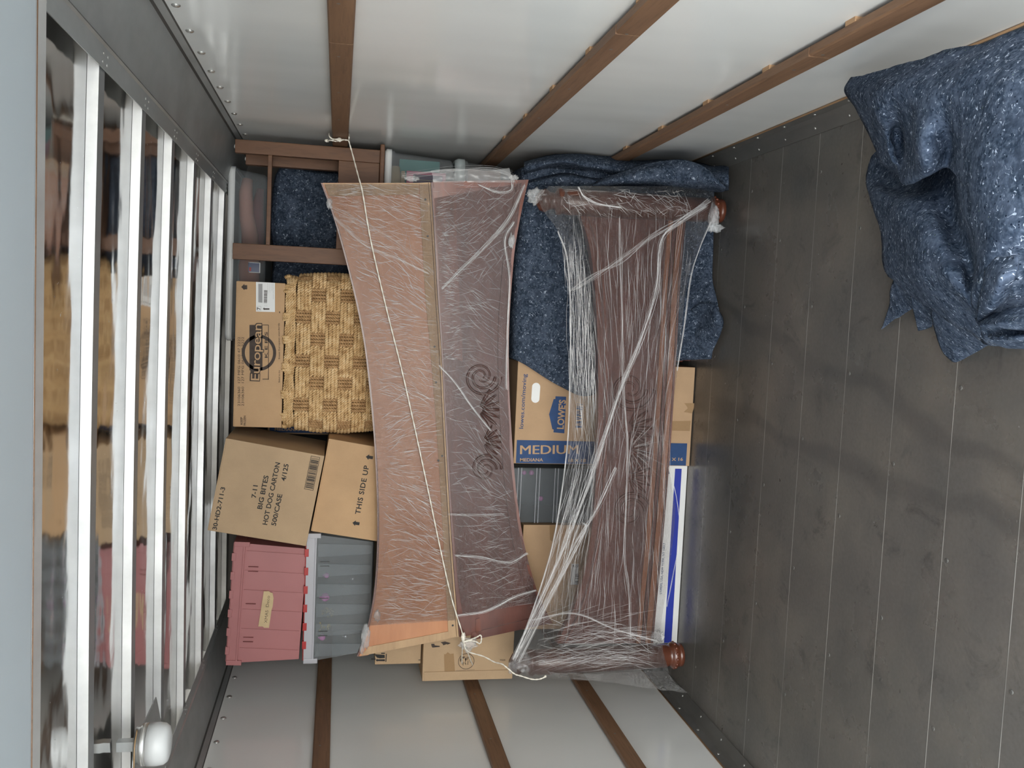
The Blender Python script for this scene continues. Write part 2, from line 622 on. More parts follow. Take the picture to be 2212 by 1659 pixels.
def curb(name, x, s):
    bm = bm_new()
    # upright scuff strip, small ledge, and floor flange
    pts = [(x, 0, .062), (x - s * .006, 0, .062), (x - s * .008, 0, .030), (x - s * .020, 0, .022), (x - s * .055, 0, .004), (x - s * .055, 0, 0), (x, 0, 0)]
    prism(bm, [(p[0], Y0, p[2]) for p in pts], (0, Y1 - Y0, 0), 0)
    # bead where the lining stops
    tube(bm, [(x - s * .004, Y0, .064), (x - s * .004, Y1, .064)], .0035, 6, 2)
    y = Y0 + .1
    while y < Y1:
        Mx = Matrix.Translation((x - s * .007, y, .044)) @ Matrix.Rotation(-s * PI / 2, 4, 'Y')
        lathe(bm, [(.0060, 0), (.0056, .0015), (.003, .003)], Mx, 10, 1)
        Mx = Matrix.Translation((x - s * .038, y + .05, .013)) @ Matrix.Rotation(-s * .5, 4, 'Y')
        lathe(bm, [(.0048, 0), (.0045, .0015), (.002, .0025)], Mx, 10, 1)
        y += .2035
    return struct(name, bm, ['curb', 'rivet', 'slat_raw'], 'riveted metal strip along the foot of the wall')
curb('baseboard_right', XR, 1)
curb('baseboard_left', XL, -1)


def crown(x):
    """the roof rises a little towards the middle"""
    t = (x - (XL + XR) / 2) / ((XR - XL) / 2)
    return .010 * (1 - t * t)

bm = bm_new()
xs = [XL - .05 + i * (XR - XL + .1) / 24 for i in range(25)]
for i in range(24):
    for (ya, yb) in [(Y0, Y1 + .05)]:
        v = [bm.verts.new((xs[i], ya, ZT + crown(xs[i]))), bm.verts.new((xs[i + 1], ya, ZT + crown(xs[i + 1]))), bm.verts.new((xs[i + 1], yb, ZT + crown(xs[i + 1]))), bm.verts.new((xs[i], yb, ZT + crown(xs[i])))]
        w = [bm.verts.new(p.co + Vector((0, 0, .02))) for p in v]
        f = bm.faces.new(v[::-1]); f.smooth = True
        bm.faces.new(w)
        if i == 0: bm.faces.new((v[0], w[0], w[3], v[3]))
bmesh.ops.remove_doubles(bm, verts=bm.verts[:], dist=1e-5)
struct('ceiling', bm, 'skin', 'polished aluminium roof skin')

# roof bows: shallow hat sections across the roof
n_b = 1
for k, yb in enumerate((2.0, 2.41, 2.82, 3.23, 3.645, 4.05, 4.46)):
    bm = bm_new()
    prof = [(yb - .004, .0), (yb + .0, -.021), (yb + .046, -.021), (yb + .050, .0)]
    X = [XL + .12 + i * (XR - XL - .24) / 60 for i in range(61)]
    for i in range(60):
        q = [[bm.verts.new((x, y, ZT + crown(x) + z - .0006)) for (y, z) in prof] for x in (X[i], X[i + 1])]
        for j in range(3):
            f = bm.faces.new((q[0][j], q[1][j], q[1][j + 1], q[0][j + 1])); f.material_index = 1 if j == 1 else 0
    bmesh.ops.remove_doubles(bm, verts=bm.verts[:], dist=1e-5)
    bmesh.ops.recalc_face_normals(bm, faces=bm.faces[:])
    for f in bm.faces:
        pass
    struct('trim_%d' % n_b, bm, ['bow', 'bow_shaded'], 'shallow aluminium bow across the roof')
    n_b += 1

# coves between wall and roof
for s, x in ((1, XR), (-1, XL)):
    bm = bm_new()
    P = [(0, -.003 + 1.917), (-.004, 1.917), (-.006, 1.936), (-.012, 1.941), (-.174, 1.9745), (-.180, 1.9715), (-.184, 1.9765), (-.228, 1.9775), (-.228, 1.9795), (0, 1.9795)]
    pts = [(x + s * a, Y0, z) for a, z in P]
    sub = bmesh.new()
    A = [sub.verts.new(p) for p in pts]; B = [sub.verts.new((p[0], Y1, p[2])) for p in pts]
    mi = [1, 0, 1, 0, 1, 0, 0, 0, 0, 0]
    for i in range(len(pts)):
        f = sub.faces.new((A[i], A[(i + 1) % len(pts)], B[(i + 1) % len(pts)], B[i])); f.material_index = mi[i]
    bmesh.ops.recalc_face_normals(sub, faces=sub.faces[:])
    merge(bm, sub, keep=True)
    for yb in (1.6, 2.0, 2.41, 2.82, 3.23, 3.645, 4.05):
        for dy in (.012, .046):
            for dx in (-.198, -.216):
                Mx = Matrix.Translation((x + s * dx, yb + dy + (dx + .198) * .4, 1.9768)) @ Matrix.Rotation(PI, 4, 'X')
                lathe(bm, [(.0035, 0), (.003, .0014)], Mx, 8, 2)
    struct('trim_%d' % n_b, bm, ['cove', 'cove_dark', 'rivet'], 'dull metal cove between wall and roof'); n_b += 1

# roll-up rear door, pushed up under the roof
bm = bm_new()
box(bm, (XL + .02, Y0 + .02, 1.962), (XR - .02, 1.545, 1.992), 0, bev=.003)
for k in range(1, 5):
    y = 1.545 - k * .46
    box(bm, (XL + .02, y - .002, 1.9605), (XR - .02, y + .002, 1.963), 1)
struct('door_1', bm, ['header', 'cove_dark'], 'grey roll-up door pushed up under the roof')
bm = bm_new()
box(bm, (XL - .04, 1.549, 1.961), (XR + .04, 1.592, 1.999), 0, bev=.002)
tube(bm, [(XL, 1.547, 1.961), (XR, 1.547, 1.961)], .0010, 6, 1)
struct('trim_%d' % n_b, bm, ['bow', 'slat'], 'pale metal flange behind the raised door'); n_b += 1
for s, x in ((1, XR), (-1, XL)):
    bm = bm_new(); a, b = sorted((x, x + s * .1)); box(bm, (a, Y0 - .04, -.06), (b, Y0 + .02, 2.0), 0, bev=.004)
    struct('trim_%d' % n_b, bm, 'header', 'grey post of the rear opening'); n_b += 1
# the yard the truck stands in
bm = bm_new(); box(bm, (-14, -16, -1.05), (14, 9, -1.0)); struct('ground', bm, 'asphalt', 'pale concrete yard outside')

# ------------------------------------------------------------------ wooden tie rails on the walls
def rail(x, s, z, joints, label, y_end=Y1 - .02):
    t = thing('tie_rail', (x, Y0, z), label, 'wall rail', 'wooden tie rails along the truck walls')
    h, th, gap = .0305, .022, .011
    ys = [Y0 + .1] + joints + [y_end]
    for i in range(len(ys) - 1):
        bm = bm_new()
        a, b = ys[i] + (.002 if i else 0), ys[i + 1] - .002
        xi, xo = x - s * (gap + th), x - s * gap
        c = .004
        pts = [(xo, a, z - h), (xi + s * c, a, z - h), (xi, a, z - h + c), (xi, a, z + h - c), (xi + s * c, a, z + h), (xo, a, z + h)]
        prism(bm, pts, (0, b - a, 0), 0)
        if i and z < 1.2:   # bare wood where the end has chipped
            box(bm, (min(xi, xo) - .0006, a - .0005, z + h - .015), (max(xi, xo) - .0006 if s > 0 else max(xi, xo) + .0006, a + .22, z + h + .0008), 0)
        # screw plugs
        y = a + .12
        while y < b:
            Mx = Matrix.Translation((xi + s * .0004, y, z + .006)) @ Matrix.Rotation(-s * PI / 2, 4, 'Y')
            lathe(bm, [(.005, 0), (.0045, .0006)], Mx, 8, 2)
            y += .41
        obj('board', bm, ['slat', 'slat_raw', 'curb'], t)
    y = 1.9
    while s > 0 and z < 1.2 and y < 3.7:
        bm = bm_new()
        a, b = sorted((x, x - s * gap))
        box(bm, (a, y, z - h + .004), (b, y + .04, z + h + .0015), 0)
        obj('spacer', bm, 'slat_raw', t)
        y += .41

rail(XR, 1, 1.515, [2.385], 'upper brown wooden rail on the wall beside the wooden side table, rope tied round it')
rail(XR, 1, .870, [2.085], 'middle brown rail on the wall above the grey wall blanket, chipped at its joint')
rail(XR, 1, .385, [2.10], 'lowest brown rail on the wall above the heaped blue blanket')
rail(XL, -1, 1.512, [], 'upper brown rail on the wall below the pink crate side')
rail(XL, -1, .885, [], 'middle brown rail on the wall with the rope looped round it')
rail(XL, -1, .400, [], 'lowest brown rail on the wall beside the carved bed post foot')

# ================================================================== the load
def atZ(x, y, z):
    v = R0 * (x - 1106) + R1 * (y - 829.5) + R2 * F_PX
    return EYE + v * ((z - 1.5) / v.z)


MAT.update(
    card=m_card('kraft_cardboard', (.50, .335, .20)),
    card_warm=m_card('orange_brown_cardboard', (.56, .365, .205)),
    card_pale=m_card('pale_tan_cardboard', (.50, .355, .22)),
    card_dark=m_card('shipping_tape_on_cardboard', (.36, .23, .12)),
    ink=plain('black_box_ink', (.018, .016, .015), .7, vary=.2, scale=60),
    ink_soft=plain('brown_black_box_ink', (.055, .04, .032), .75, vary=.2, scale=60),
    postwood=m_wood('dark_turned_mahogany', (.065, .019, .010), (.15, .047, .024), (5, 5, 5), .3, coat=.4, lines=.4),
    orangewood=m_wood('orange_brown_moulding', (.20, .070, .030), (.36, .14, .06), (2.2, 5, 18), .3, coat=.3, lines=.4),
    blue=plain('blue_box_ink', (.012, .052, .16), .65, vary=.12, scale=40),
    blue2=plain('bright_blue_print', (.012, .03, .33), .5, vary=.08),
    paper=plain('white_paper_label', (.78, .79, .78), .5, vary=.02),
    greyink=plain('grey_label_print', (.33, .33, .33), .6, vary=.1),
    tape=plain('brown_packing_tape', (.40, .255, .125), .3, vary=.08, scale=20),
    masking=plain('masking_tape', (.62, .47, .27), .7, vary=.08, scale=30),
    white=plain('white_plastic', (.74, .76, .76), .35, vary=.03),
    greyplastic=plain('grey_translucent_lid', (.36, .41, .42), .3, vary=.05),
    pinkcrate=plain('dusty_red_plastic', (.42, .165, .165), .5, vary=.05, scale=5),
    red=plain('red_plastic', (.42, .02, .02), .4),
    clear=m_clear('milky_clear_plastic', (.50, .53, .55), .26),
    clear2=m_clear('smoky_clear_plastic', (.20, .22, .235), .42),
    clearrim=plain('frosted_plastic_rim', (.46, .46, .50), .35, vary=.04),
    tablewood=m_wood('walnut_stained_wood', (.10, .042, .018), (.175, .080, .036), (14, 14, 2.2), .55),
    copper=m_wood('orange_brown_veneer', (.44, .175, .075), (.58, .265, .125), (2, 5, 9), .4, coat=.2, lines=.1),
    tanwood=m_wood('pale_plywood_strip', (.42, .27, .15), (.55, .37, .21), (2, 5, 14), .5, lines=.3),
    mahog=m_wood('dark_mahogany', (.070, .019, .012), (.165, .048, .030), (2.2, 5, 9), .32, coat=.25, lines=.3),
    redwood=m_wood('red_brown_mahogany', (.095, .024, .012), (.21, .055, .027), (2.2, 5, 18), .3, coat=.3, lines=.4),
    gold=plain('gold_tinsel', (.75, .55, .15), .25, .9),
    pinkball=plain('pink_bauble', (.75, .18, .55), .2, 0, coat=.6),
    silver=plain('silver_bauble', (.6, .6, .62), .25, .7),
    skin=plain('pink_soft_toy_fabric', (.62, .30, .22), .8),
    darkred=plain('dark_red_cloth', (.20, .055, .055), .9),
    teal=plain('teal_card', (.05, .28, .25), .6),
    pinkcard=plain('pink_card', (.80, .16, .28), .5),
    purple=plain('purple_card', (.12, .05, .13), .5),
    beige=plain('beige_card', (.60, .45, .28), .7),
    brown=plain('brown_card', (.33, .15, .10), .7),
    navy=plain('navy_sticker', (.02, .05, .16), .3),
    blackish=plain('black_plastic', (.02, .02, .022), .35),
    twine=plain('cream_cotton_twine', (.90, .86, .76), .85, vary=.05, scale=200),
)

FX, FZ = Vector((1, 0, 0)), Vector((0, 0, 1))


def fit_text(bm, body, p0, p1, cap, mi=0, bold=.014, out=(0, -1, 0), lift=.0007, tracking=1.0):
    """lettering whose baseline runs p0 -> p1, cap height in metres; out = the way the face looks"""
    p0, p1, out = Vector(p0), Vector(p1), Vector(out).normalized()
    x = (p1 - p0); L = x.length; x.normalize()
    y = out.cross(x)
    sub = bmesh.new()
    text_into(sub, body, Matrix.Identity(4), cap / .72, 0, bold, spacing=tracking)
    if not sub.verts:
        return
    w = max(v.co.x for v in sub.verts) - min(v.co.x for v in sub.verts)
    mnx = min(v.co.x for v in sub.verts)
    M_ = frame(p0 + out * lift, x, y)
    merge(bm, sub, mi, M_ @ Matrix.Diagonal((L / max(w, 1e-6), 1, 1, 1)) @ Matrix.Translation((-mnx, 0, 0)))


def flat_poly(bm, pts, mi=0, lift=(0, -.0005, 0)):
    try:
        f = bm.faces.new([bm.verts.new(Vector(p) + Vector(lift)) for p in pts])
        f.material_index = mi
    except ValueError:
        pass


def barcode(bm, M_, w, h, n=30, mi=0, seed=1):
    r = random.Random(seed); x = 0
    while x < w:
        bw = r.choice((.6, 1, 1.6, 2.4)) * w / n / 1.6
        a = [(x, 0, 0), (min(w, x + bw), 0, 0), (min(w, x + bw), h, 0), (x, h, 0)]
        f = bm.faces.new([bm.verts.new(M_ @ Vector(p)) for p in a]); f.material_index = mi
        x += bw + r.choice((.5, .8, 1.4)) * w / n / 1.4


def carton(name, M_, w, h, d, mat, label, seam='top', group=None, tapes=(), kind='cardboard box'):
    """closed box; front face in the frame M_ (x right, y up, z towards the opening of the truck)"""
    t = thing(name, M_.translation, label, kind, group)
    bm = bm_new()
    box(bm, (0, 0, -d), (w, h, 0), 0, M_, bev=.0025)
    obj('body', bm, mat, t)
    if seam == 'top':
        # the two long flaps meet on the upper side, folded over a little proud of the walls
        bm = bm_new()
        box(bm, (.001, h - .0005, -d + .001), (w - .001, h + .0032, -d / 2 - .0015), 0, M_, bev=.001)
        obj('flap', bm, mat, t)
        bm = bm_new()
        box(bm, (.001, h - .0005, -d / 2 + .0015), (w - .001, h + .0032, -.001), 0, M_, bev=.001)
        obj('flap', bm, mat, t)
    for (x0, y0, x1, y1) in tapes:
        bm = bm_new(); box(bm, (x0, y0, -.0002), (x1, y1, .0006), 0, M_)
        obj('tape', bm, 'tape', t)
    return t


# ---- tier on top, from the wall with the blanket across
# -- upside-down side table
t = thing('side_table', (.41, 4.0, 1.337), 'brown wooden side table standing upside down, legs up near the roof', 'table')
def tpart(nm, lo, hi, bev=.0025, mat='tablewood'):
    bm = bm_new(); box(bm, lo, hi, 0, None, bev); return obj(nm, bm, mat, t)
tpart('tabletop', (.155, 3.835, 1.337), (.668, 4.075, 1.355), .004)
for (a, b) in (((.594, 3.85), (.646, 3.885)), ((.176, 3.85), (.240, 3.885))):
    tpart('leg', (a[0], a[1], 1.355), (b[0], b[1], 1.922))
for (a, b) in (((.575, 4.02), (.625, 4.058)), ((.185, 4.02), (.235, 4.058))):
    tpart('leg', (a[0], a[1], 1.355), (b[0], b[1], 1.897))
tpart('apron', (.240, 3.856, 1.356), (.594, 3.874, 1.519), .002)
tpart('apron', (.24, 4.03, 1.356), (.575, 4.045, 1.519), .002)
tpart('apron', (.608, 3.886, 1.356), (.624, 4.02, 1.519), .002)
tpart('apron', (.195, 3.886, 1.356), (.211, 4.02, 1.519), .002)
tpart('stretcher', (.240, 3.853, 1.779), (.594, 3.883, 1.795), .002)
for p in ((.62, 3.868, 1.922), (.208, 3.868, 1.922), (.6, 4.04, 1.897), (.21, 4.04, 1.897)):
    bm = bm_new(); lathe(bm, [(.008, 0), (.008, .003), (.004, .005)], Matrix.Translation(p), 12)
    obj('foot_glide', bm, 'white', t)

# -- folded blanket bundle behind the table
def lumpy(name, lo, hi, mat, label, cat, seed=0, amp=.012, folds=1, group=None):
    bm = bm_new()
    lo, hi = Vector(lo), Vector(hi)
    sub = bmesh.new()
    bmesh.ops.create_cube(sub, size=1.0)
    bmesh.ops.bevel(sub, geom=sub.edges[:], offset=.12, segments=3, affect='EDGES', profile=.5)
    bmesh.ops.subdivide_edges(sub, edges=sub.edges[:], cuts=7, use_grid_fill=True)
    for v in sub.verts:
        n = v.co.normalized()
        p = Vector(((v.co.x + .5) * (hi.x - lo.x) + lo.x, (v.co.y + .5) * (hi.y - lo.y) + lo.y, (v.co.z + .5) * (hi.z - lo.z) + lo.z))
        k = noise.noise(p * 5 + Vector((seed, 0, 0))) * amp * 1.6 + abs(noise.noise(p * Vector((3, 3, 11)) + Vector((0, seed, 0)))) * -amp * 1.5 * folds
        v.co = p + n * k
    for f in sub.faces: f.smooth = True
    merge(bm, sub, keep=True)
    for f in bm.faces: f.smooth = True
    return tag(obj(name, bm, mat), label, cat, group)
lumpy('moving_blanket', (-.12, 4.11, 1.345), (.60, 4.50, 1.795), 'felt', 'dark blue felt blanket bundled behind the upturned side table', 'blanket', 3, .02)

# -- flat clear bin with white lid above that bundle
def tub(name, lo, hi, label, lid='white', body='clear', lid_h=.022, taper=.02, group=None, lidlabel=None, gusset=True):
    """storage tub: thin-walled tapered body, rim lip and lid"""
    lo, hi = Vector(lo), Vector(hi)
    t = thing(name, ((lo.x + hi.x) / 2, (lo.y + hi.y) / 2, lo.z), label, 'storage bin', group)
    zt = hi.z - lid_h
    def ring(x0, y0, x1, y1, z, r=.03, n=5):
        out = []
        for (cx, cy, a0) in ((x1 - r, y1 - r, 0), (x0 + r, y1 - r, 90), (x0 + r, y0 + r, 180), (x1 - r, y0 + r, 270)):
            for k in range(n + 1):
                a = math.radians(a0 + 90 * k / n)
                out.append(Vector((cx + r * math.cos(a), cy + r * math.sin(a), z)))
        return out
    bm = bm_new()
    rings = [ring(lo.x + taper + .012, lo.y + taper + .012, hi.x - taper - .012, hi.y - taper - .012, lo.z),
             ring(lo.x + taper, lo.y + taper, hi.x - taper, hi.y - taper, lo.z + .012),
             ring(lo.x + .007, lo.y + .007, hi.x - .007, hi.y - .007, zt - .020),
             ring(lo.x + .001, lo.y + .001, hi.x - .001, hi.y - .001, zt - .018),
             ring(lo.x + .001, lo.y + .001, hi.x - .001, hi.y - .001, zt)]
    vs = [[bm.verts.new(p) for p in r] for r in rings]
    for a, b in zip(vs, vs[1:]):
        n = len(a)
        for k in range(n):
            f = bm.faces.new((a[k], a[(k + 1) % n], b[(k + 1) % n], b[k])); f.smooth = True
    bm.faces.new(vs[0][::-1])
    obj('body', bm, body, t)
    bm = bm_new()
    prof = [(0, zt - .006), (-.004, zt - .006), (-.004, zt + lid_h * .6), (.003, hi.z), (.02, hi.z), (.026, hi.z - .006)]
    vs = [[bm.verts.new(p) for p in ring(lo.x + o, lo.y + o, hi.x - o, hi.y - o, z)] for o, z in prof]
    for a, b in zip(vs, vs[1:]):
        n = len(a)
        for k in range(n):
            f = bm.faces.new((a[k], a[(k + 1) % n], b[(k + 1) % n], b[k])); f.smooth = True
    bm.faces.new(vs[-1])
    obj('lid', bm, lid, t, label=lidlabel)
    return t
tub('storage_bin', (-.155, 4.085, 1.815), (.572, 4.50, 1.972), 'flat see-through bin with a white lid, topmost by the roof above the bundled blanket', lidlabel='white lid')
# its soft contents
bm = bm_new(); tube(bm, [(.53, 4.15, 1.90), (.47, 4.14, 1.905), (.38, 4.14, 1.90), (.30, 4.14, 1.885), (.22, 4.14, 1.880)], [.022, .028, .030, .034, .036], 14)
tag(obj('stuffed_toy', bm, 'skin', smooth=True), 'long pinkish fabric limb lying inside the top flat bin', 'soft toy')
bm = bm_new(); tube(bm, [(.26, 4.13, 1.872), (.22, 4.135, 1.880), (.16, 4.14, 1.885), (.09, 4.14, 1.88), (-.02, 4.14, 1.88)], [.014, .036, .043, .042, .030], 14)
tag(obj('stuffed_toy', bm, 'skin', smooth=True), 'rounded pinkish fabric bundle inside the top flat bin behind the table leg', 'soft toy')
bm = bm_new(); tube(bm, [(.50, 4.20, 1.850), (.40, 4.20, 1.862), (.30, 4.20, 1.860), (.18, 4.20, 1.86)], [.015, .028, .034, .03], 12)
tag(obj('folded_cloth', bm, 'darkred', smooth=True), 'dark red cloth folded under the pink limb in the top flat bin', 'cloth')
bm = bm_new()
p = Matrix.Translation((.178, 4.100, 1.835))
box(bm, (-.044, -.0015, -.001), (.0, 0, .052), 0, p); box(bm, (-.041, -.002, .003), (-.003, -.0016, .049), 1, p)
box(bm, (-.038, -.0025, .036), (-.022, -.0021, .045), 2, p)
tag(obj('boxed_label_card', bm, ['white', 'navy', 'red']), 'small navy card with a red spot in the top flat bin', 'card')

# -- basket
def basket():
    t = thing('wicker_basket', (-.19, 4.0, 1.30), 'tan woven hyacinth basket with a lid, under the kraft frozen food carton', 'basket')
    x0, x1, y0, y1, z0, zl = -.486, .112, 3.80, 4.08, 1.338, 1.664
    r = .085
    straw = NT('braided_water_hyacinth')
    co = straw.coords((1, 1, 1))
    n1 = straw.noise(co, 38, 4, .6)
    n2 = straw.noise(co, 9, 3)
    c = straw.ramp(n1, [(.30, (.42, .24, .10)), (.5, (.74, .51, .26)), (.72, (.92, .71, .43))])
    c = straw.mix(straw.gray(n2, [(.3, 0), (.7, .4)]), c, (.55, .35, .15))
    MAT['straw'] = straw.done(straw.bsdf(c, .6, 0, straw.bump(n1, .35, .003)))
    MAT['straw_mid'] = m_wood('browner_braids', (.34, .19, .08), (.64, .41, .20), (38, 38, 38), .65, lines=.2)
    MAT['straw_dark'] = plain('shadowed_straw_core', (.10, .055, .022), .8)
    # path round the basket: s from the middle of the front, half perimeter each way
    W = x1 - x0
    def wrap(s, off, z):
        bul = .012 * math.sin(PI * min(1, max(0, (z - z0) / (zl - z0))))
        xa, xb = x0 - bul + r, x1 + bul - r
        h = (xb - xa) / 2; cx = (xa + xb) / 2
        if abs(s) <= h:
            return Vector((cx + s, y0 - off, z))
        sg = 1 if s > 0 else -1
        a = (abs(s) - h) / r
        if a < PI / 2:
            return Vector((cx + sg * (h + (r + off) * math.sin(a)), y0 + r - (r + off) * math.cos(a), z))
        return Vector((cx + sg * (h + r + off), y0 + r + (abs(s) - h - r * PI / 2), z))
    # core
    bm = bm_new()
    pts = []
    for i in range(41):
        s = -.55 + 1.10 * i / 40
        pts.append(wrap(s, -.006, z0 + .004))
    sub = bmesh.new()
    A = [sub.verts.new(p) for p in pts]; B = [sub.verts.new((p.x, p.y, zl)) for p in pts]
    n = len(pts)
    for i in range(n):
        sub.faces.new((A[i], A[(i + 1) % n], B[(i + 1) % n], B[i]))
    sub.faces.new(A); sub.faces.new(B[::-1])
    bmesh.ops.recalc_face_normals(sub, faces=sub.faces[:])
    merge(bm, sub, 1)
    rr = random.Random(5)
    def braid(P, rad, turns, mi=0):
        ph = rr.random() * 6
        for k in range(2):
            path = []
            N = max(7, int(turns * 7))
            for i in range(N + 1):
                u = i / N * (len(P) - 1)
                p = catmull(P, u)
                d = (catmull(P, min(u + .05, len(P) - 1)) - catmull(P, max(u - .05, 0)))
                d.normalize()
                a = ph + k * PI + turns * 2 * PI * i / N
                e1 = Vector((0, -1, 0)); e1 = (e1 - d * e1.dot(d)).normalized(); e2 = d.cross(e1)
                path.append(p + e1 * math.cos(a) * rad * .35 + e2 * math.sin(a) * rad * .62)
            tube(bm, path, rad * .60, 5, mi, cap=False)
    bh = .0565
    ncol = 7
    per, lng = .176, .122
    smax = .50
    for k in range(ncol + 1):
        zt_ = zl - k * bh; zb = max(zt_ - bh, z0)
        if zt_ - zb < .01: continue
        off0 = (per / 2 if k % 2 else 0) - .03
        s = -smax - per + off0
        while s < smax:
            a, b = max(s, -smax), min(s + lng, smax)
            if b - a > .02:
                for j in range(4):
                    z = zb + (zt_ - zb) * (j + .5) / 4
                    P = [wrap(a + (b - a) * q / 6, .004 + .013 * math.sin(PI * q / 6) ** .6, z + rr.uniform(-.0008, .0008)) for q in range(7)]
                    braid(P, (zt_ - zb) / 4 * .50, (b - a) / .019)
            a, b = max(s + lng, -smax), min(s + per, smax)
            if b - a > .02:
                m = 4
                for j in range(m):
                    sj = a + (b - a) * (j + .5) / m
                    P = [wrap(sj, .0 + .003 * math.sin(PI * q / 4), zb - .003 + (zt_ - zb + .006) * q / 4) for q in range(5)]
                    braid(P, (b - a) / m * .46, 3, 2)
            s += per
    obj('body', bm, ['straw', 'straw_dark', 'straw_mid'], t)
    # lid
    bm = bm_new()
    z1_, z2_ = 1.668, 1.708
    pts = [wrap(-.53 + 1.06 * i / 40, -.004, z1_) for i in range(41)]
    sub = bmesh.new()
    A = [sub.verts.new(p) for p in pts]; B = [sub.verts.new((p.x, p.y, z2_ - .004)) for p in pts]
    n = len(pts)
    for i in range(n): sub.faces.new((A[i], A[(i + 1) % n], B[(i + 1) % n], B[i]))
    sub.faces.new(A); sub.faces.new(B[::-1])
    bmesh.ops.recalc_face_normals(sub, faces=sub.faces[:])
    merge(bm, sub, 1)
    for j, (z, of) in enumerate(((1.673, .004), (1.683, .007), (1.693, .006), (1.702, .003))):
        P = [wrap(-.48 + .96 * q / 30, of + rr.uniform(-.002, .002), z + .0025 * math.sin(q * 1.7 + j)) for q in range(31)]
        braid(P, .0062, 46)
    for sj in (-.26, -.17, -.06, .05, .14, .25, .33, -.33):
        for dd in (-.008, .004, .014):
            P = [wrap(sj + dd, .004 + .006 * math.sin(PI * q / 4), 1.690 + .026 * q / 4) for q in range(5)]
            braid(P, .006, 2)
    obj('lid', bm, ['straw', 'straw_dark'], t)
basket()

# -- frozen food carton
M_ = frame((-.489, 3.80, 1.712), FX, FZ)
t = carton('carton', M_,   .578, .184, .27, 'card_warm', 'orange-brown frozen bakery carton with a dark script logo, lying on the basket', tapes=())
Yc = 3.7985
def a3(x, y): return at(x, y, Yc)
bm = bm_new()
# ring of the logo, left open where the tape crosses
cx, cz = .5 * (a3(525, 757).x + a3(595, 757).x), .5 * (a3(525, 757).z + a3(594, 757).z)
cc = at(559.5, 762, Yc)
for i in range(60):
    a0, a1 = 2 * PI * i / 60, 2 * PI * (i + 1) / 60
    ro, ri = .072, .059
    q = [Vector((cc.x + ro * math.cos(a) * 1.0, Yc, cc.z + ro * .92 * math.sin(a))) for a in (a0, a1)] + [Vector((cc.x + ri * math.cos(a), Yc, cc.z + ri * .92 * math.sin(a))) for a in (a1, a0)]
    if q[0].x < -.335: continue
    flat_poly(bm, q, 0)
# dark block behind the script
flat_poly(bm, [a3(567, 702), a3(539, 702), a3(539, 800), a3(567, 800)], 0)
flat_poly(bm, [a3(560, 800), a3(541, 800), a3(541, 822), a3(560, 822)], 0)
# the frame line with the small capitals
for (p, q) in (((580, 702), (580, 820)), ((567, 702), (580, 702)), ((567, 819), (580, 819))):
    A, B = a3(*p), a3(*q)
    d = (B - A).normalized(); s_ = Vector((d.z, 0, -d.x)) * .0012
    flat_poly(bm, [A + s_, B + s_, B - s_, A - s_], 0)
obj('logo_block', bm, 'ink_soft', t)
bm = bm_new()
fit_text(bm, 'European', at(560, 824, Yc) , at(565, 698, Yc), .036, 0, .055, lift=.0009, tracking=.92)
obj('logo_shadow', bm, 'ink_soft', t)
bm = bm_new()
fit_text(bm, 'European', at(560, 822, Yc), at(565, 700, Yc), .034, 0, .004, lift=.0013, tracking=.92)
obj('logo_lettering', bm, 'card_warm', t)
bm = bm_new()
fit_text(bm, 'KERS', a3(578, 773), a3(578, 717), .011, 0, .02, tracking=1.5)
fit_text(bm, 'KEEP', a3(524, 917), a3(524, 901), .0085, 0, .01)
fit_text(bm, 'FROZEN', a3(531, 919), a3(531, 898), .0085, 0, .01)
for xb in (519, 527):
    fit_text(bm, '23106360  127 MFG 0610 47 2222', a3(xb, 877), a3(xb, 728), .010, 0, -.004)
fit_text(bm, 'Baked to the', a3(605, 826), a3(605, 800), .007, 0, -.002)
fit_text(bm, 'finest European standards', a3(605, 776), a3(604, 698), .007, 0, -.002)
# up arrow
flat_poly(bm, [a3(521, 620), a3(528, 613), a3(528, 616), a3(534, 616), a3(534, 625), a3(528, 625), a3(528, 627)], 0)
flat_poly(bm, [a3(605, 677), a3(605, 673), a3(603, 673), a3(603, 675)], 0)
obj('lettering', bm, 'ink_soft', t)
# white label
bm = bm_new()
lab = [a3(553, 609), a3(594, 611), a3(594, 674), a3(553, 673)]
flat_poly(bm, lab[::-1], 0, (0, -.0008, 0))
L = frame(a3(577, 655) + Vector((0, -.0012, 0)), (1, 0, 0), (0, 0, 1))
barcode(bm, L, .052, .013, 34, 1, 4)
flat_poly(bm, [a3(567, 654), a3(558, 653), a3(558, 613), a3(567, 613)], 2, (0, -.0012, 0))
flat_poly(bm, [a3(568, 667), a3(571, 664), a3(571, 666), a3(582, 666), a3(582, 669), a3(571, 669), a3(571, 670)], 1, (0, -.0012, 0))
for (u, v) in (((555.3, 671), (555.3, 662)), ((564, 671), (564, 662))):
    A, B = a3(*u), a3(*v); flat_poly(bm, [A + Vector((0, 0, .0006)), B + Vector((0, 0, .0006)), B, A], 1, (0, -.0012, 0))
for (u, v) in (((555, 671), (564, 671)), ((555, 662), (564, 662))):
    A, B = a3(*u), a3(*v); flat_poly(bm, [A + Vector((.0006, 0, 0)), B + Vector((.0006, 0, 0)), B, A], 1, (0, -.0012, 0))
fit_text(bm, '7', a3(562.5, 669.5), a3(562.5, 664), .013, 1, .02, lift=.0014)
for k, (x_, ya, yb) in enumerate(((579, 634, 612), (583.5, 632, 612), (588, 628, 612), (591, 646, 612), (573, 662, 658), (577, 662, 658))):
    A, B = a3(x_, ya), a3(x_, yb)
    fit_text(bm, 'nnn nnn' if k > 3 else 'nnnnnn nnnn nnn nnnn', A, B, .0028, 2, .0, lift=.0012)
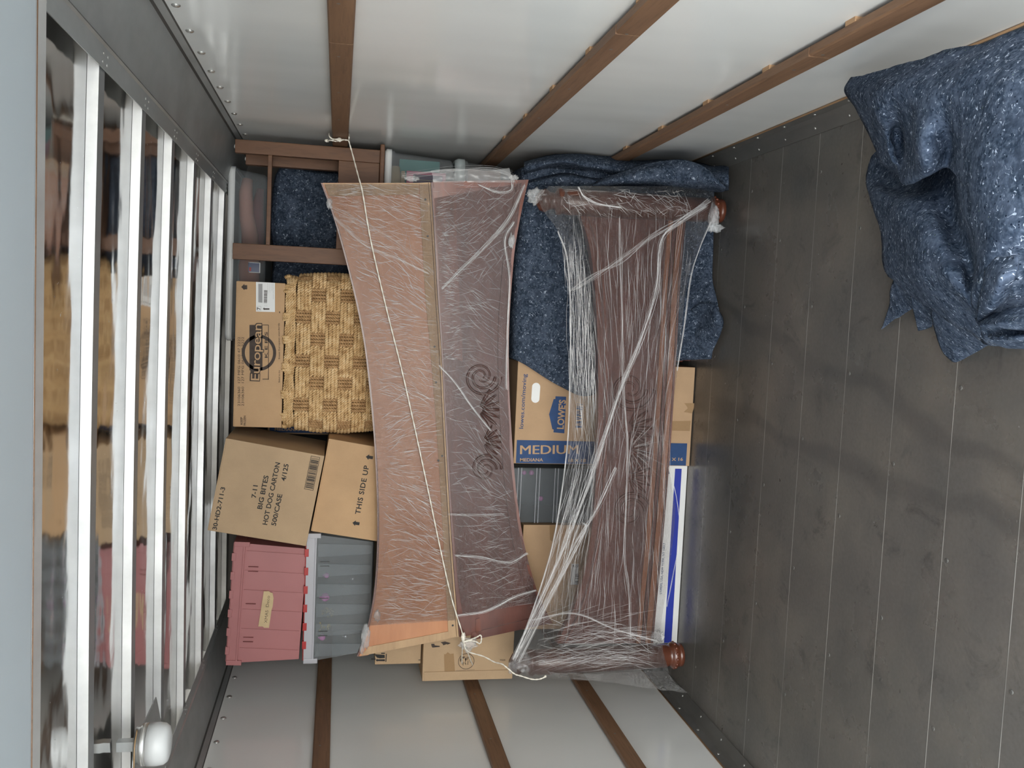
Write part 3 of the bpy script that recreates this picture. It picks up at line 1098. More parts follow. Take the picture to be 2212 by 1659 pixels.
obj('paper_label', bm, ['paper', 'ink_soft', 'greyink'], t)

bm = bm_new(); box(bm, (.222, .0, .0004), (.268, .092, .0019), 0, frame((-.489, 3.80, 1.712), FX, FZ)); obj('tape', bm, 'card_warm', t)
# -- moving box behind the basket, only its edge shows
M_ = frame((-.572, 4.235, 1.795), -FZ, FX)
t = carton('moving_box', M_, .46, .44, .33, 'card', 'blue-banded moving box wedged behind the basket, only its lower edge showing', seam='')
bm = bm_new(); box(bm, (.008, .006, 0), (.455, .10, .0006), 0, M_); obj('printed_band', bm, 'blue', t)
bm = bm_new(); fit_text(bm, 'MEDIANA', M_ @ Vector((.03, .014, .0006)), M_ @ Vector((.135, .014, .0006)), .014, 0, .02)
fit_text(bm, 'MEDIUM', M_ @ Vector((.03, .045, .0006)), M_ @ Vector((.28, .045, .0006)), .037, 0, 0)
obj('lettering', bm, 'card', t)
# -- smoky bin beyond the hot dog carton
tub('storage_bin', (-1.02, 4.235, 1.192), (-.605, 4.56, 1.80), 'dim see-through bin deep between the hot dog carton and the basket', body='clear', lid='greyplastic', lid_h=.03)
bm = bm_new(); box(bm, (-.80, 4.265, 1.52), (-.645, 4.275, 1.70), 0, None, .004)
box(bm, (-.72, 4.262, 1.50), (-.632, 4.2645, 1.58), 1, None, .001)
tag(obj('folded_paper', bm, ['purple', 'paper']), 'purple and white paper inside the dim bin behind the hot dog carton', 'paper')

# -- tilted cartons
def tilted(Y, TL, TR, BR, BL):
    """frame of a face seen in the photo with its lower left, lower right, upper left corner: x up the picture"""
    o = at(*BR, Y); x = at(*TR, Y) - o; y = at(*BL, Y) - o
    return frame(o, x, y), x.length, y.length
M_, w, h = tilted(3.65, (492, 949), (701, 985), (661, 1180), (449, 1150))
t = carton('carton', M_, w, h, .42, 'card_pale', 'tan hot dog carton tilted on top of the smaller tan carton, printed 7-11 BIG BITES', seam='top')
bm = bm_new()
def a4(x, y): return at(430 + x / 5.183, 920 + y / 5.183, 3.6495)
for body, p0, p1, cap in (('30-HD2-711-3', (196, 1166), (293, 690), .0165), ('7-11', (636, 808), (657, 668), .0175),
                          ('BIG BITES', (703, 934), (779, 560), .0185), ('HOT DOG CARTON', (762, 1110), (908, 415), .0185),
                          ('500/CASE', (858, 1120), (932, 768), .0180), ('4/125', (968, 620), (1003, 430), .0180)):
    fit_text(bm, body, a4(*p0), a4(*p1), cap, 0, .02, out=(0, -1, 0))
obj('lettering', bm, 'ink', t)
bm = bm_new()
L = frame(a4(1278, 724) + Vector((0, -.0007, 0)), a4(1355, 352) - a4(1278, 724), a4(1176, 712) - a4(1278, 724))
lw = (a4(1355, 352) - a4(1278, 724)).length; lh = (a4(1176, 712) - a4(1278, 724)).length
for q in ((0, 0, lw, .0017), (0, lh - .0017, lw, lh), (0, 0, .0017, lh), (lw - .0017, 0, lw, lh)):
    f = bm.faces.new([bm.verts.new(L @ Vector(p)) for p in ((q[0], q[1], 0), (q[2], q[1], 0), (q[2], q[3], 0), (q[0], q[3], 0))])
barcode(bm, L @ Matrix.Translation((.007, .003, 0)), lw - .014, lh - .006, 46, 0, 9)
obj('barcode_print', bm, 'ink', t)

M_, w, h0 = tilted(3.70, (709, 946), (818, 966), (818, 1168), (670, 1146))
M_ = frame(at(670, 1147, 3.70), at(709, 947, 3.70) - at(670, 1147, 3.70), (0, 0, 1))
w = (at(709, 947, 3.70) - at(670, 1147, 3.70)).length
M_ = M_ @ Matrix.Translation((0, -.315, 0))
t = carton('carton', M_, w, .309, .42, 'card_warm', 'tan carton printed THIS SIDE UP under the tilted hot dog carton', seam='top')
bm = bm_new()
def a5(x, y): return at(430 + x / 5.183, 920 + y / 5.183, 3.6995)
fit_text(bm, 'THIS SIDE UP', a5(1802, 992), a5(1903, 448), .0205, 0, .02, tracking=1.1)
for cx_, cy_ in ((1755, 1090), (1905, 350)):
    c0 = a5(cx_, cy_); ux = (a5(1903, 448) - a5(1802, 992)).normalized(); uy = Vector((0, -1, 0)).cross(ux)
    S = .0135
    flat_poly(bm, [c0 + ux * a * S + uy * b * S for a, b in ((-.45, -1.1), (.45, -1.1), (.45, .1), (.85, .1), (0, 1), (-.85, .1), (-.45, .1))], 0)
obj('lettering', bm, 'ink', t)

# -- attached-lid crates
def crate(name, Y, TLc, TRc, BRc, BLc, d, body, rim, label, finger=None, smooth_body=False, depth_extra=0):
    """front seen in the photo: TL/BL = the open top edge, TR/BR = the floor edge"""
    o = at(*BRc, Y); xr = at(*TRc, Y) - o; yr = at(*BLc, Y) - o
    M_ = frame(o, xr, yr); w = xr.length; h = yr.length
    wt = (at(*TLc, Y) - at(*BLc, Y)).length
    t = thing(name, o, label, 'storage crate')
    e = (wt - w) / 2 + .006
    bm = bm_new()
    # tapered tub, open inside, walls 3 mm
    def ringp(x0, x1, z0_, z1_, y): return [Vector((x0, y, z0_)), Vector((x1, y, z0_)), Vector((x1, y, z1_)), Vector((x0, y, z1_))]
    lev = [ringp(.0, w, -.012, -d + .012, 0), ringp(-e, w + e, 0, -d, h * .86), ringp(-e, w + e, 0, -d, h)]
    vs = [[bm.verts.new(M_ @ p) for p in r] for r in lev]
    for a, b in zip(vs, vs[1:]):
        for k in range(4):
            bm.faces.new((a[k], a[(k + 1) % 4], b[(k + 1) % 4], b[k]))
    bm.faces.new(vs[0][::-1]); bm.faces.new(vs[-1])
    bmesh.ops.recalc_face_normals(bm, faces=bm.faces[:])
    # tapering raised panels down the front
    n = 6
    for k in range(n):
        xa = -e * .6 + (w + e * 1.2) * (k + .06) / n; xb = -e * .6 + (w + e * 1.2) * (k + .72) / n
        sub = bmesh.new()
        q = [(xa, h * .84, .0), (xb, h * .84, .0), (xb - .010, .006, -.012), (xa + .010, .006, -.012)]
        f1 = [sub.verts.new(Vector(p)) for p in q]
        f2 = [sub.verts.new(Vector((p[0], p[1], p[2] + .0035))) for p in q]
        sub.faces.new(f2)
        for i in range(4): sub.faces.new((f1[i], f1[(i + 1) % 4], f2[(i + 1) % 4], f2[i]))
        merge(bm, sub, 0, M_)
    obj('body', bm, body, t)
    bm = bm_new()
    box(bm, (-e - .006, h * .86, -d - .006), (w + e + .006, h * .885, .010), 0, M_, .001)
    box(bm, (-e - .003, h * .885, -d - .003), (w + e + .003, h + .004, .006), 0, M_, .0015)
    for xx in (-e - .008, w + e - .012):
        box(bm, (xx, h * .80, -.03), (xx + .020, h + .004, .011), 0, M_, .002)
    # paired slots under the rim
    for xx in (.16, .20, .50, .79, .83):
        box(bm, (xx * w - .0012, h * .66, .002), (xx * w + .0012, h * .80, .0062), 1, M_)
    obj('rim', bm, [rim, 'blackish' if body != 'pinkcrate' else 'darkred'], t)
    bm = bm_new()
    for k in range(6):
        xx = w * (k + .55) / 6
        box(bm, (xx - .022, h - .006, -.010), (xx + .010, h + .0105, .0085), 0, M_, .0015)
    box(bm, (-e, h + .002, -d), (w + e, h + .008, -.006), 0, M_, .001)
    obj('lid', bm, finger or rim, t, label='red interlocking lid' if finger else None)
    return t, M_, w, h
tc, Mc, wc, hc = crate('storage_crate', 3.80, (518, 1187), (663, 1187), (645, 1426), (491, 1438), .40, 'pinkcrate', 'pinkcrate', 'dusty red crate with a masking tape label, uppermost crate beside the white wall')
bm = bm_new()
def a6(x, y): return at(540 + x / 15.08, 1260 + y / 15.08, 3.7945)
flat_poly(bm, [a6(*p) for p in ((450, 255), (540, 258), (570, 250), (625, 255), (655, 295), (740, 315), (768, 480), (740, 760), (705, 860), (620, 1450), (460, 1445), (415, 1405), (270, 1405))][::-1], 0, (0, -.001, 0))
fit_text(bm, 'XMAS', a6(560, 1290), a6(600, 880), .0125, 1, -.008, lift=.0016)
fit_text(bm, 'Deco', a6(610, 770), a6(650, 410), .0125, 1, -.008, lift=.0016)
obj('tape_label', bm, ['masking', 'ink_soft'], tc)

tc2, M2_, w2, h2 = crate('storage_crate', 3.80, (673, 1168), (806, 1172), (798, 1408), (659, 1434), .40, 'clear', 'clearrim', 'see-through crate of ornaments with a red lid, directly under the dusty red crate', finger='red')
def a7(x, y, Y=3.86): return at(430 + x / 3.614, 1200 + y / 3.614, Y)
for nm, p, r, mt, lb in (('bauble', (995, 155), .011, 'pinkball', 'small pink bauble highest in the ornament crate, nearest the tilted cartons'),
                         ('bauble', (985, 325), .018, 'pinkball', 'large bright pink bauble in the ornament crate'),
                         ('bauble', (962, 640), .013, 'pinkball', 'pink bauble in the ornament crate closest to the side wall'),
                         ('bauble', (1143, 630), .009, 'silver', 'small silver bauble by the film edge in the ornament crate'),
                         ('bauble', (1198, 183), .006, 'silver', 'tiny silver bauble near the wrapped board in the ornament crate')):
    bm = bm_new(); bmesh.ops.create_icosphere(bm, subdivisions=3, radius=r, matrix=Matrix.Translation(a7(*p)))
    tube(bm, [a7(*p) + Vector((0, 0, r * .9)), a7(*p) + Vector((0, 0, r * 1.3))], r * .25, 8)
    tag(obj(nm, bm, mt, smooth=True), lb, 'ornament', 'baubles in the ornament crate')
for nm, p, mt, lb, sd in (('tinsel_bow', (1000, 440), 'gold', 'gold tinsel bow in the ornament crate below the large pink bauble', 2), ('bell_cluster', (980, 555), 'gold', 'cluster of small gold bells in the ornament crate', 5)):
    bm = bm_new(); r_ = random.Random(sd)
    for k in range(26 if sd == 2 else 9):
        q = a7(*p) + Vector((r_.uniform(-.016, .016), r_.uniform(-.008, .008), r_.uniform(-.022, .022)))
        if sd == 2: tube(bm, [q, q + Vector((r_.uniform(-.01, .01), -.002, r_.uniform(-.012, .012)))], .0016, 5)
        else: bmesh.ops.create_icosphere(bm, subdivisions=2, radius=.0055, matrix=Matrix.Translation(q))
    tag(obj(nm, bm, mt, smooth=True), lb, 'ornament')

# ---- middle tier
tub('storage_bin', (-.12, 3.90, 1.045), (.662, 4.30, 1.333), 'clear bin with a white lid holding pink and teal cards, under the upturned side table', lid='white', lidlabel='white lid')
tub('storage_bin', (-.10, 3.905, .782), (.645, 4.33, 1.041), 'clear bin with a thick grey lid beneath the bin of pink cards', lid='greyplastic', lid_h=.035, lidlabel='grey lid')
def slab(nm, lo, hi, mt, lb, cat, bev=.003, rot=None):
    bm = bm_new()
    if rot: 
        c = (Vector(lo) + Vector(hi)) / 2; Mr = Matrix.Translation(c) @ Matrix.Rotation(rot, 4, 'Y') @ Matrix.Translation(-c)
    else: Mr = None
    box(bm, lo, hi, 0, Mr, bev)
    return tag(obj(nm, bm, mt), lb, cat)
slab('folded_paper', (.40, 3.96, 1.10), (.635, 3.975, 1.27), 'teal', 'teal card standing behind the pink one in the clear bin', 'card')
t = slab('picture_book', (.25, 3.935, 1.075), (.585, 3.947, 1.24), 'pinkcard', 'pink and purple card standing in the clear bin under the side table', 'book')
bm = bm_new(); box(bm, (.25, 3.933, 1.09), (.572, 3.9348, 1.212), 0)
obj('cover_panel', bm, 'purple', t, label='purple cover panel')
bm = bm_new()
for (a, b) in (((.55, 1.20), (.55, 1.10)), ((.53, 1.20), (.53, 1.10))):
    box(bm, (a[0] - .001, 3.932, a[1] - .10), (a[0] + .001, 3.9329, a[1]), 0)
obj('cover_lines', bm, 'beige', t)
slab('folded_paper', (.30, 3.937, 1.246), (.583, 3.949, 1.262), 'beige', 'beige card edge beside the pink card in the clear bin', 'card')
bm = bm_new(); tube(bm, [(.60, 3.96, 1.285), (.55, 3.955, 1.285), (.48, 3.955, 1.283), (.40, 3.96, 1.285)], [.018, .026, .028, .02], 12)
tag(obj('wrapped_bundle', bm, 'beige', smooth=True), 'cream tissue wrapped bundle directly under the white bin lid', 'bundle')
slab('wooden_box', (.40, 3.95, .84), (.612, 3.975, .98), 'brown', 'brown card leaning inside the grey-lidded bin', 'card')
slab('wooden_board', (.33, 3.945, .795), (.475, 3.96, .832), 'beige', 'narrow cream board low in the grey-lidded bin by the blanket', 'board')
slab('metal_clip', (.22, 3.94, .797), (.268, 3.955, .835), 'greyink', 'small grey metal plate low in the grey-lidded bin', 'plate')
bm = bm_new()
box(bm, (.045, 3.938, .797), (.185, 3.955, .840), 0, None, .0075)
t = tag(obj('game_controller', bm, 'white', smooth=False), 'white rounded plastic handset with two round ends in the grey-lidded bin', 'handset')
for xx in (.065, .165):
    bm = bm_new(); lathe(bm, [(.007, 0), (.0068, .0012), (.002, .0016)], Matrix.Translation((xx, 3.938, .818)) @ Matrix.Rotation(PI / 2, 4, 'X'), 16)
    obj('button', bm, 'greyplastic', t)
tub('storage_bin', (-.52, 3.93, .782), (-.115, 4.30, 1.15), 'clear bin behind the wrapped board, between the blanket and the moving box', body='clear2', lid='greyplastic')

def plain_carton(lo, hi, mat, label, **kw):
    return carton('carton', frame((lo[0], lo[1], lo[2]), FX, FZ), hi[0] - lo[0], hi[2] - lo[2], hi[1] - lo[1], mat, label, **kw)
plain_carton((-1.0, 3.93, .782), (-.53, 4.32, 1.185), 'card', 'kraft carton hidden behind the middle of the wrapped headboard')
plain_carton((-.50, 3.93, 1.155), (-.125, 4.22, 1.334), 'card', 'flat kraft carton supporting the woven basket')
# two cartons beside the side wall, the arrows carton above the one with the round stamp
t = plain_carton((-1.488, 3.83, 1.112), (-1.05, 4.25, 1.305), 'card_pale', 'kraft carton with packing arrows, below the ornament crate', seam='')
bm = bm_new()
def a8(x, y, Y): return at(780 + x / 6.703, 1340 + y / 6.703, Y)
Q = lambda pts, Y: [a8(x, y, Y) for x, y in pts]
flat_poly(bm, Q([(210, 575), (235, 555), (235, 565), (345, 563), (345, 592), (235, 590), (235, 600)], 3.8295), 0)
flat_poly(bm, Q([(150, 545), (200, 548), (215, 560), (200, 575), (140, 572)], 3.8295), 0)
flat_poly(bm, Q([(195, 490), (340, 500), (345, 545), (270, 550), (230, 540), (210, 515)], 3.8295), 0)
flat_poly(bm, Q([(360, 485), (372, 485), (366, 600), (352, 600)], 3.8295), 0)
flat_poly(bm, Q([(290, 470), (345, 470), (345, 485), (290, 485)], 3.8295), 0)
flat_poly(bm, Q([(830, 568), (860, 568), (860, 578), (830, 578)], 3.8295), 0)
obj('printed_symbols', bm, 'ink', t)
t = plain_carton((-1.545, 3.78, .722), (-1.03, 4.22, 1.108), 'card_pale', 'kraft carton with a round stamp and tape, tucked under the arrows carton', seam='')
bm = bm_new()
Y9 = 3.7795
for i in range(40):
    a0, a1 = 2 * PI * i / 40, 2 * PI * (i + 1) / 40
    c9 = a8(1523, 593, Y9); ro, ri = .0345, .0322
    flat_poly(bm, [Vector((c9.x + r * math.cos(a), Y9, c9.z + r * math.sin(a))) for r, a in ((ro, a0), (ro, a1), (ri, a1), (ri, a0))], 0)
r_ = random.Random(8)
for k in range(26):
    a = r_.uniform(0, 2 * PI); rr_ = r_.uniform(0, .024); q = c9 + Vector((rr_ * math.cos(a), 0, rr_ * math.sin(a)))
    flat_poly(bm, [q, q + Vector((.009, 0, .001)), q + Vector((.008, 0, .003)), q + Vector((0, 0, .0022))], 0)
fit_text(bm, 'nnnnnnnn nnnnnn', a8(1374, 735, Y9), a8(1640, 720, Y9), .004, 0, .0)
fit_text(bm, '7225', a8(2008, 585, Y9), a8(2088, 583, Y9), .006, 0, .02)
for pts in ([(1015, 340), (1060, 340), (1068, 362), (1140, 370), (1138, 385), (1035, 395), (1020, 375)], [(1150, 318), (1215, 305), (1300, 330), (1255, 350), (1235, 345), (1190, 362), (1180, 340)]):
    flat_poly(bm, Q(pts, Y9), 0)
obj('printed_symbols', bm, 'ink_soft', t)
bm = bm_new()
prism(bm, Q([(1200, 490), (1225, 490), (1255, 462), (1290, 488), (1340, 480), (1350, 600), (1362, 768), (1210, 780), (1205, 640)], Y9), (0, -.0005, 0), 0)
obj('tape', bm, 'card_dark', t)
bm = bm_new()
a_, b_ = at(912, 1366, Y9), at(912, 1445, Y9)
box(bm, (-1.543, Y9 - .004, .726), (-1.505, Y9, 1.100), 0)
obj('flap', bm, 'card_pale', t)

# ---- bottom tier
# the big moving box on its side
M_ = frame(Vector((-.606, 3.72, .772)), -FZ, FX)
t = carton('moving_box', M_, .768, .424, .40, 'card', 'large kraft moving box with a blue MEDIUM band, partly under the draped blanket', seam='')
def b1(x, y, Y=3.7195): return at(x, y, Y)
bm = bm_new(); box(bm, (.010, .002, .0), (.752, .098, .0006), 0, M_)
obj('printed_band', bm, 'blue', t)
bm = bm_new()
for sh in (0, 1.2):
    fit_text(bm, 'MEDIUM', b1(1123 + sh, 981), b1(1248 + sh, 980), .0385, 0, 0, lift=.0011 + sh * .0002)
fit_text(bm, 'MEDIANA', b1(1123, 996.5), b1(1173, 996.5), .0135, 0, .02, lift=.0011)
fit_text(bm, '18 X 18', b1(1228, 998), b1(1265, 998), .0135, 0, .02, lift=.0011)
fit_text(bm, '18 X 18 X 16', b1(1410, 996), b1(1475, 995), .0135, 0, .02, lift=.0011)
obj('band_lettering', bm, 'card', t)
bm = bm_new()
fit_text(bm, 'lowes.com/moving', b1(1130, 926), b1(1137.5, 808), .0175, 0, .010)
flat_poly(bm, [b1(*p) for p in ((1223, 857), (1200, 856), (1199.5, 862), (1196, 862), (1186, 895), (1193, 927), (1196, 928), (1195.5, 934), (1219, 936))], 0)
for k, (xa, ya, xb) in enumerate(((1236, 926, 1250), (1244, 925, 1256))):
    barcode(bm, frame(b1(xb, 924, 3.719), b1(xb + 3, 868, 3.719) - b1(xb, 924, 3.719), (0, 0, 1)), .10, .013, 16, 0, 40 + k)
obj('printed_logo', bm, 'blue', t)
bm = bm_new(); fit_text(bm, "LOWE'S", b1(1217, 927), b1(1222, 864), .0285, 0, .03, lift=.0012)
obj('logo_lettering', bm, 'card', t)
bm = bm_new()
c0, c1 = b1(1156.5, 861), b1(1158, 836)
pts = []
for k in range(24):
    a = 2 * PI * k / 24
    c_ = c1 if math.sin(a) > 0 else c0
    pts.append(Vector((c_.x + .0175 * math.sin(a), 3.7193, c_.z + .0175 * math.cos(a))))
flat_poly(bm, pts, 0)
obj('hand_hole', bm, 'paper', t, label='oval hand hole with white filling')
bm = bm_new()
prism(bm, [b1(*p) for p in ((1478, 871), (1502, 871), (1495, 893), (1477, 890), (1486, 882), (1483, 877))], (0, -.0006, 0), 0)
prism(bm, [b1(*p) for p in ((1440, 910), (1492, 909), (1490, 931), (1440, 930))], (0, -.0006, 0), 0)
obj('tape', bm, 'card_dark', t)

# smoky ribbed crate lying on its side, beside the moving box
tg = thing('storage_crate', (-.76, 4.0, .14), 'smoky see-through crate with pink glints, squeezed below the MEDIUM box', 'storage crate')
bm = bm_new(); box(bm, (-.873, 3.80, .12), (-.637, 4.22, .765), 0, None, .006)
for z in (.72, .64, .56, .48, .40, .32):
    for dz in (0, .014):
        box(bm, (-.873, 3.7965, z + dz - .001), (-.637, 3.7995, z + dz + .001), 1)
obj('body', bm, ['clear2', 'clearrim'], tg)
bm = bm_new(); box(bm, (-.878, 3.79, .115), (-.635, 4.23, .135), 0, None, .003); obj('rim', bm, 'greyplastic', tg)
for nm, p, r, lb in (('bauble', (1132, 1021), .010, 'dim pink bauble nearest the wrapped board inside the smoky crate'), ('bauble', (1148, 1021), .011, 'dim pink bauble beside the moving box inside the smoky crate'), ('bauble', (1168, 1077), .011, 'lowest dim pink bauble inside the smoky crate')):
    bm = bm_new(); bmesh.ops.create_icosphere(bm, subdivisions=3, radius=r, matrix=Matrix.Translation(at(*p, 3.84)))
    tag(obj(nm, bm, 'pinkball', smooth=True), lb, 'ornament', 'baubles in the smoky crate')
# crate stands on a low board so that it does not hang
slab('wooden_board', (-1.34, 3.84, 0), (-.64, 4.3, .112), 'brown', 'low dark wooden board on the floor under the smoky crate', 'board')

# tan carton with a barcode sticker
t = plain_carton((-1.338, 3.80, .120), (-.882, 4.22, .700), 'card', 'tall kraft carton with a small white sticker, behind the film at the carved post', seam='')
bm = bm_new()
prism(bm, [at(x, y, 3.7995) for x, y in ((1187, 1135), (1203, 1135), (1202, 1168), (1196, 1172), (1188, 1166))], (0, -.0006, 0), 0)
obj('tape', bm, 'card_dark', t)
bm = bm_new()
flat_poly(bm, [at(x, y, 3.7995) for x, y in ((1235, 1218), (1250, 1218), (1248, 1263), (1232, 1263))], 0)
fit_text(bm, '45252', at(1237, 1225, 3.799), at(1250, 1225, 3.799), .012, 1, .01)
barcode(bm, frame(at(1249, 1262, 3.7985), (1, 0, 0), (0, 0, 1)), .045, .014, 14, 1, 3)
obj('sticker', bm, ['paper', 'ink_soft'], t)
bm = bm_new(); box(bm, (-1.33, 3.788, .42), (-1.32 + .43, 3.7985, .424), 0); obj('flap_edge', bm, 'card_dark', t)

# long white and blue carton lying on the floor
M_ = frame((-1.392, 3.745, .002), FX, FZ)
t = carton('long_carton', M_, .785, .112, .05, 'paper', 'long white carton with a blue stripe flat on the floor under the carved board', seam='')
bm = bm_new()
prism(bm, [M_ @ Vector(p) for p in ((.002, .026, .0), (.770, .026, 0), (.770, .056, 0), (.002, .060, 0))], (0, -.0006, 0), 0)
obj('stripe', bm, 'blue2', t)
bm = bm_new()
fit_text(bm, "L'ORÉAL USA, NEW YORK, NY 10017", at(1429, 1283, 3.744), at(1437, 1173, 3.744), .0105, 0, .008)
fit_text(bm, "UP", at(1446, 1024, 3.744), at(1446, 1015, 3.744), .018, 0, .02)
obj('lettering', bm, 'blue', t)

# cabinet under the blanket, hardly seen
tcb = thing('low_cabinet', (.2, 4.0, 0), 'dark wooden cabinet mostly hidden under the draped blue blanket', 'cabinet')
bm = bm_new(); box(bm, (-.165, 3.80, .03), (.58, 4.30, .77), 0, None, .004); obj('body', bm, 'mahog', tcb)
for x in (-.158, .52):
    bm = bm_new(); box(bm, (x, 3.79, 0), (x + .05, 3.84, .05), 0, None, .002); obj('leg', bm, 'mahog', tcb)
    bm = bm_new(); box(bm, (x, 4.24, 0), (x + .05, 4.29, .05), 0, None, .002); obj('leg', bm, 'mahog', tcb)

# ================================================================== stretch-wrapped furniture
MAT.update(
    film_a=m_film('stretch_film_over_light_board', (4, 1, 1.0), (0, 0, 0), 1.1, .20, 34, (.98, .92, .88), .9, .10),
    film_b=m_film('stretch_film_over_dark_board', (1.6, 1, 4.5), (0, .5, 0), 1.1, .15, 30, (.90, .86, .87), .9, .10),
    film_c=m_film('stretch_film_pulled_tight', (.7, 1, 9), (0, .04, 0), 1.1, .13, 26, (.88, .90, .92), .9, .10),
    film_loose=m_film('loose_film_scraps', (3, 3, 3), (.3, .2, 0), 2.0, .3, 22, (.88, .90, .90), 1.0, .08),
)


def m_strand(name, op, col=(.95, .95, .95)):
    t = NT(name)
    tr = t.n('BsdfTransparent', i_Color=(1, 1, 1))
    b = t.bsdf(col, .16, 0, spec=.9)
    mx = t.n('MixShader', i_0=op)
    t.t.links.new(tr.outputs[0], mx.inputs[1]); t.t.links.new(b, mx.inputs[2])
    return t.done(mx.outputs[0])
MAT['strand'] = m_strand('film_wrinkle_highlight', .72)  # highlights along the film creases are painted as near-white strands
MAT['strand_soft'] = m_strand('faint_film_wrinkle_highlight', .40)
MAT['bunch'] = m_strand('bunched_film', .26, (.86, .88, .89))


def inside(poly, x, y):
    c = False; j = len(poly) - 1
    for i in range(len(poly)):
        xi, yi = poly[i]; xj, yj = poly[j]
        if (yi > y) != (yj > y) and x < (xj - xi) * (y - yi) / (yj - yi + 1e-9) + xi: c = not c
        j = i
    return c


def wrinkles(bm, poly, Y, n, ang, seed, lmin=15, lmax=80, rmin=.00025, rmax=.0006, mi=1, spread=10, swirl=25):
    """fine stretched creases, their highlights painted white, on a film whose outline the photo shows as poly (picture pixels at depth Y)"""
    r = random.Random(seed)
    xs_ = [p[0] for p in poly]; ys_ = [p[1] for p in poly]
    k = 0; tries = 0
    while k < n and tries < n * 20:
        tries += 1
        x = r.uniform(min(xs_), max(xs_)); y = r.uniform(min(ys_), max(ys_))
        if not inside(poly, x, y): continue
        base = ang(x, y) if callable(ang) else ang
        a = math.radians(base + r.gauss(0, spread) + swirl * noise.noise(Vector((x * .006, y * .006, seed))))
        L = r.uniform(lmin, lmax) * r.uniform(.4, 1)
        dx, dy = math.cos(a), math.sin(a)
        if not inside(poly, x + dx * L, y + dy * L) or not inside(poly, x - dx * L * .1, y - dy * L * .1): continue
        b = r.uniform(-.05, .05) * L
        R = r.uniform(rmin, rmax)
        P = [at(x + dx * L * t - dy * b * math.sin(PI * t), y + dy * L * t + dx * b * math.sin(PI * t), Y) for t in (0, .33, .66, 1)]
        tube(bm, P, [R * .3, R, R, R * .3], 3, mi, cap=False)
        k += 1


def ipath(pts, Y, k=5):
    return [at(x, y, (p[0] if p else Y)) for x, y, *p in [tuple(q) for q in pts]] if k == 0 else smooth_path([at(q[0], q[1], q[2] if len(q) > 2 else Y) for q in pts], k)


def film_rope(bm, pts, Y, r=.0028, n=5, mi=1, seed=0, fray=.004):
    """film pulled together into a cord: several strands that wander round each other"""
    rr = random.Random(seed)
    base = smooth_path([at(q[0], q[1], q[2] if len(q) > 2 else Y) for q in pts], 6)
    for j in range(int(n * 2.4)):
        ph = rr.uniform(0, 6); fr = rr.uniform(.08, .4); am = rr.uniform(.05, 1) * fray * 1.15
        P = [p + Vector((math.sin(ph + i * fr), -abs(math.sin(ph * 2 + i * fr * .7)) * .4, math.cos(ph + i * fr * .8))) * am for i, p in enumerate(base)]
        tube(bm, P, r * rr.uniform(.08, .24), 4, mi, cap=False)


def crumple(bm, c, r, seed=0, mi=0, sq=(1, 1, 1), amp=.45):
    sub = bmesh.new()
    bmesh.ops.create_icosphere(sub, subdivisions=4, radius=1.0)
    for v in sub.verts:
        n = v.co.normalized()
        k = 1 + amp * (noise.noise(n * 2.3 + Vector((seed, 0, 0))) + .7 * abs(noise.noise(n * 6 + Vector((0, seed, 0)))) - .2 + .35 * noise.noise(n * 13 + Vector((0, 0, seed))))
        v.co = Vector((n.x * sq[0], n.y * sq[1], n.z * sq[2])) * r * k + Vector(c)
    merge(bm, sub, mi)
    for f in bm.faces: f.smooth = True


# ---- the two curved headboard halves leaning across the stack
YA = 3.605
EL = [(697, 395), (722, 462), (745, 540), (770, 640), (790, 740), (803, 850), (812, 950), (817, 1040), (819, 1120), (818, 1200), (812, 1280), (800, 1345), (787, 1388), (775, 1418)]
SLL = [(906, 395), (911, 500), (919, 640), (930, 760), (941, 900), (951, 1050), (960, 1210), (969, 1379)]
SLR = [(925, 394), (932, 500), (940, 640), (948, 760), (955, 900), (963, 1050), (973, 1210), (986, 1376)]
ER = [(1140, 388), (1130, 430), (1120, 480), (1110, 540), (1103, 620), (1098, 700), (1097, 780), (1099, 860), (1104, 950), (1112, 1050), (1124, 1140), (1140, 1215), (1158, 1275), (1175, 1315), (1192, 1347)]
th = thing('wrapped_headboard', at(945, 900, YA), 'large curved headboard of light and dark wood under stretch wrap, tied across the stack', 'headboard')

def board_from(bm, left, right, Y, t_, mi=0, bev=.0015):
    """panel between two picture-space edges at depth Y, t_ thick away from the viewer"""
    A = [at(x, y, Y) for x, y in left]; B = [at(x, y, Y) for x, y in right]
    n = max(len(A), len(B)) * 3
    A = [catmull(A, i / n * (len(A) - 1)) for i in range(n + 1)]
    B = [catmull(B, i / n * (len(B) - 1)) for i in range(n + 1)]
    off = Vector((0, t_, 0))
    va = [bm.verts.new(p) for p in A]; vb = [bm.verts.new(p) for p in B]
    wa = [bm.verts.new(p + off) for p in A]; wb = [bm.verts.new(p + off) for p in B]
    fs = []
    for i in range(n):
        fs += [bm.faces.new((va[i], va[i + 1], vb[i + 1], vb[i])), bm.faces.new((wb[i], wb[i + 1], wa[i + 1], wa[i])),
               bm.faces.new((wa[i], wa[i + 1], va[i + 1], va[i])), bm.faces.new((vb[i], vb[i + 1], wb[i + 1], wb[i]))]
    fs += [bm.faces.new((va[0], vb[0], wb[0], wa[0])), bm.faces.new((wa[n], wb[n], vb[n], va[n]))]
    for f in fs: f.material_index = mi
    bmesh.ops.recalc_face_normals(bm, faces=bm.faces[:])

bm = bm_new(); board_from(bm, EL, SLL, YA, .020)
obj('light_panel', bm, 'copper', th, label='orange-brown light half of the headboard')
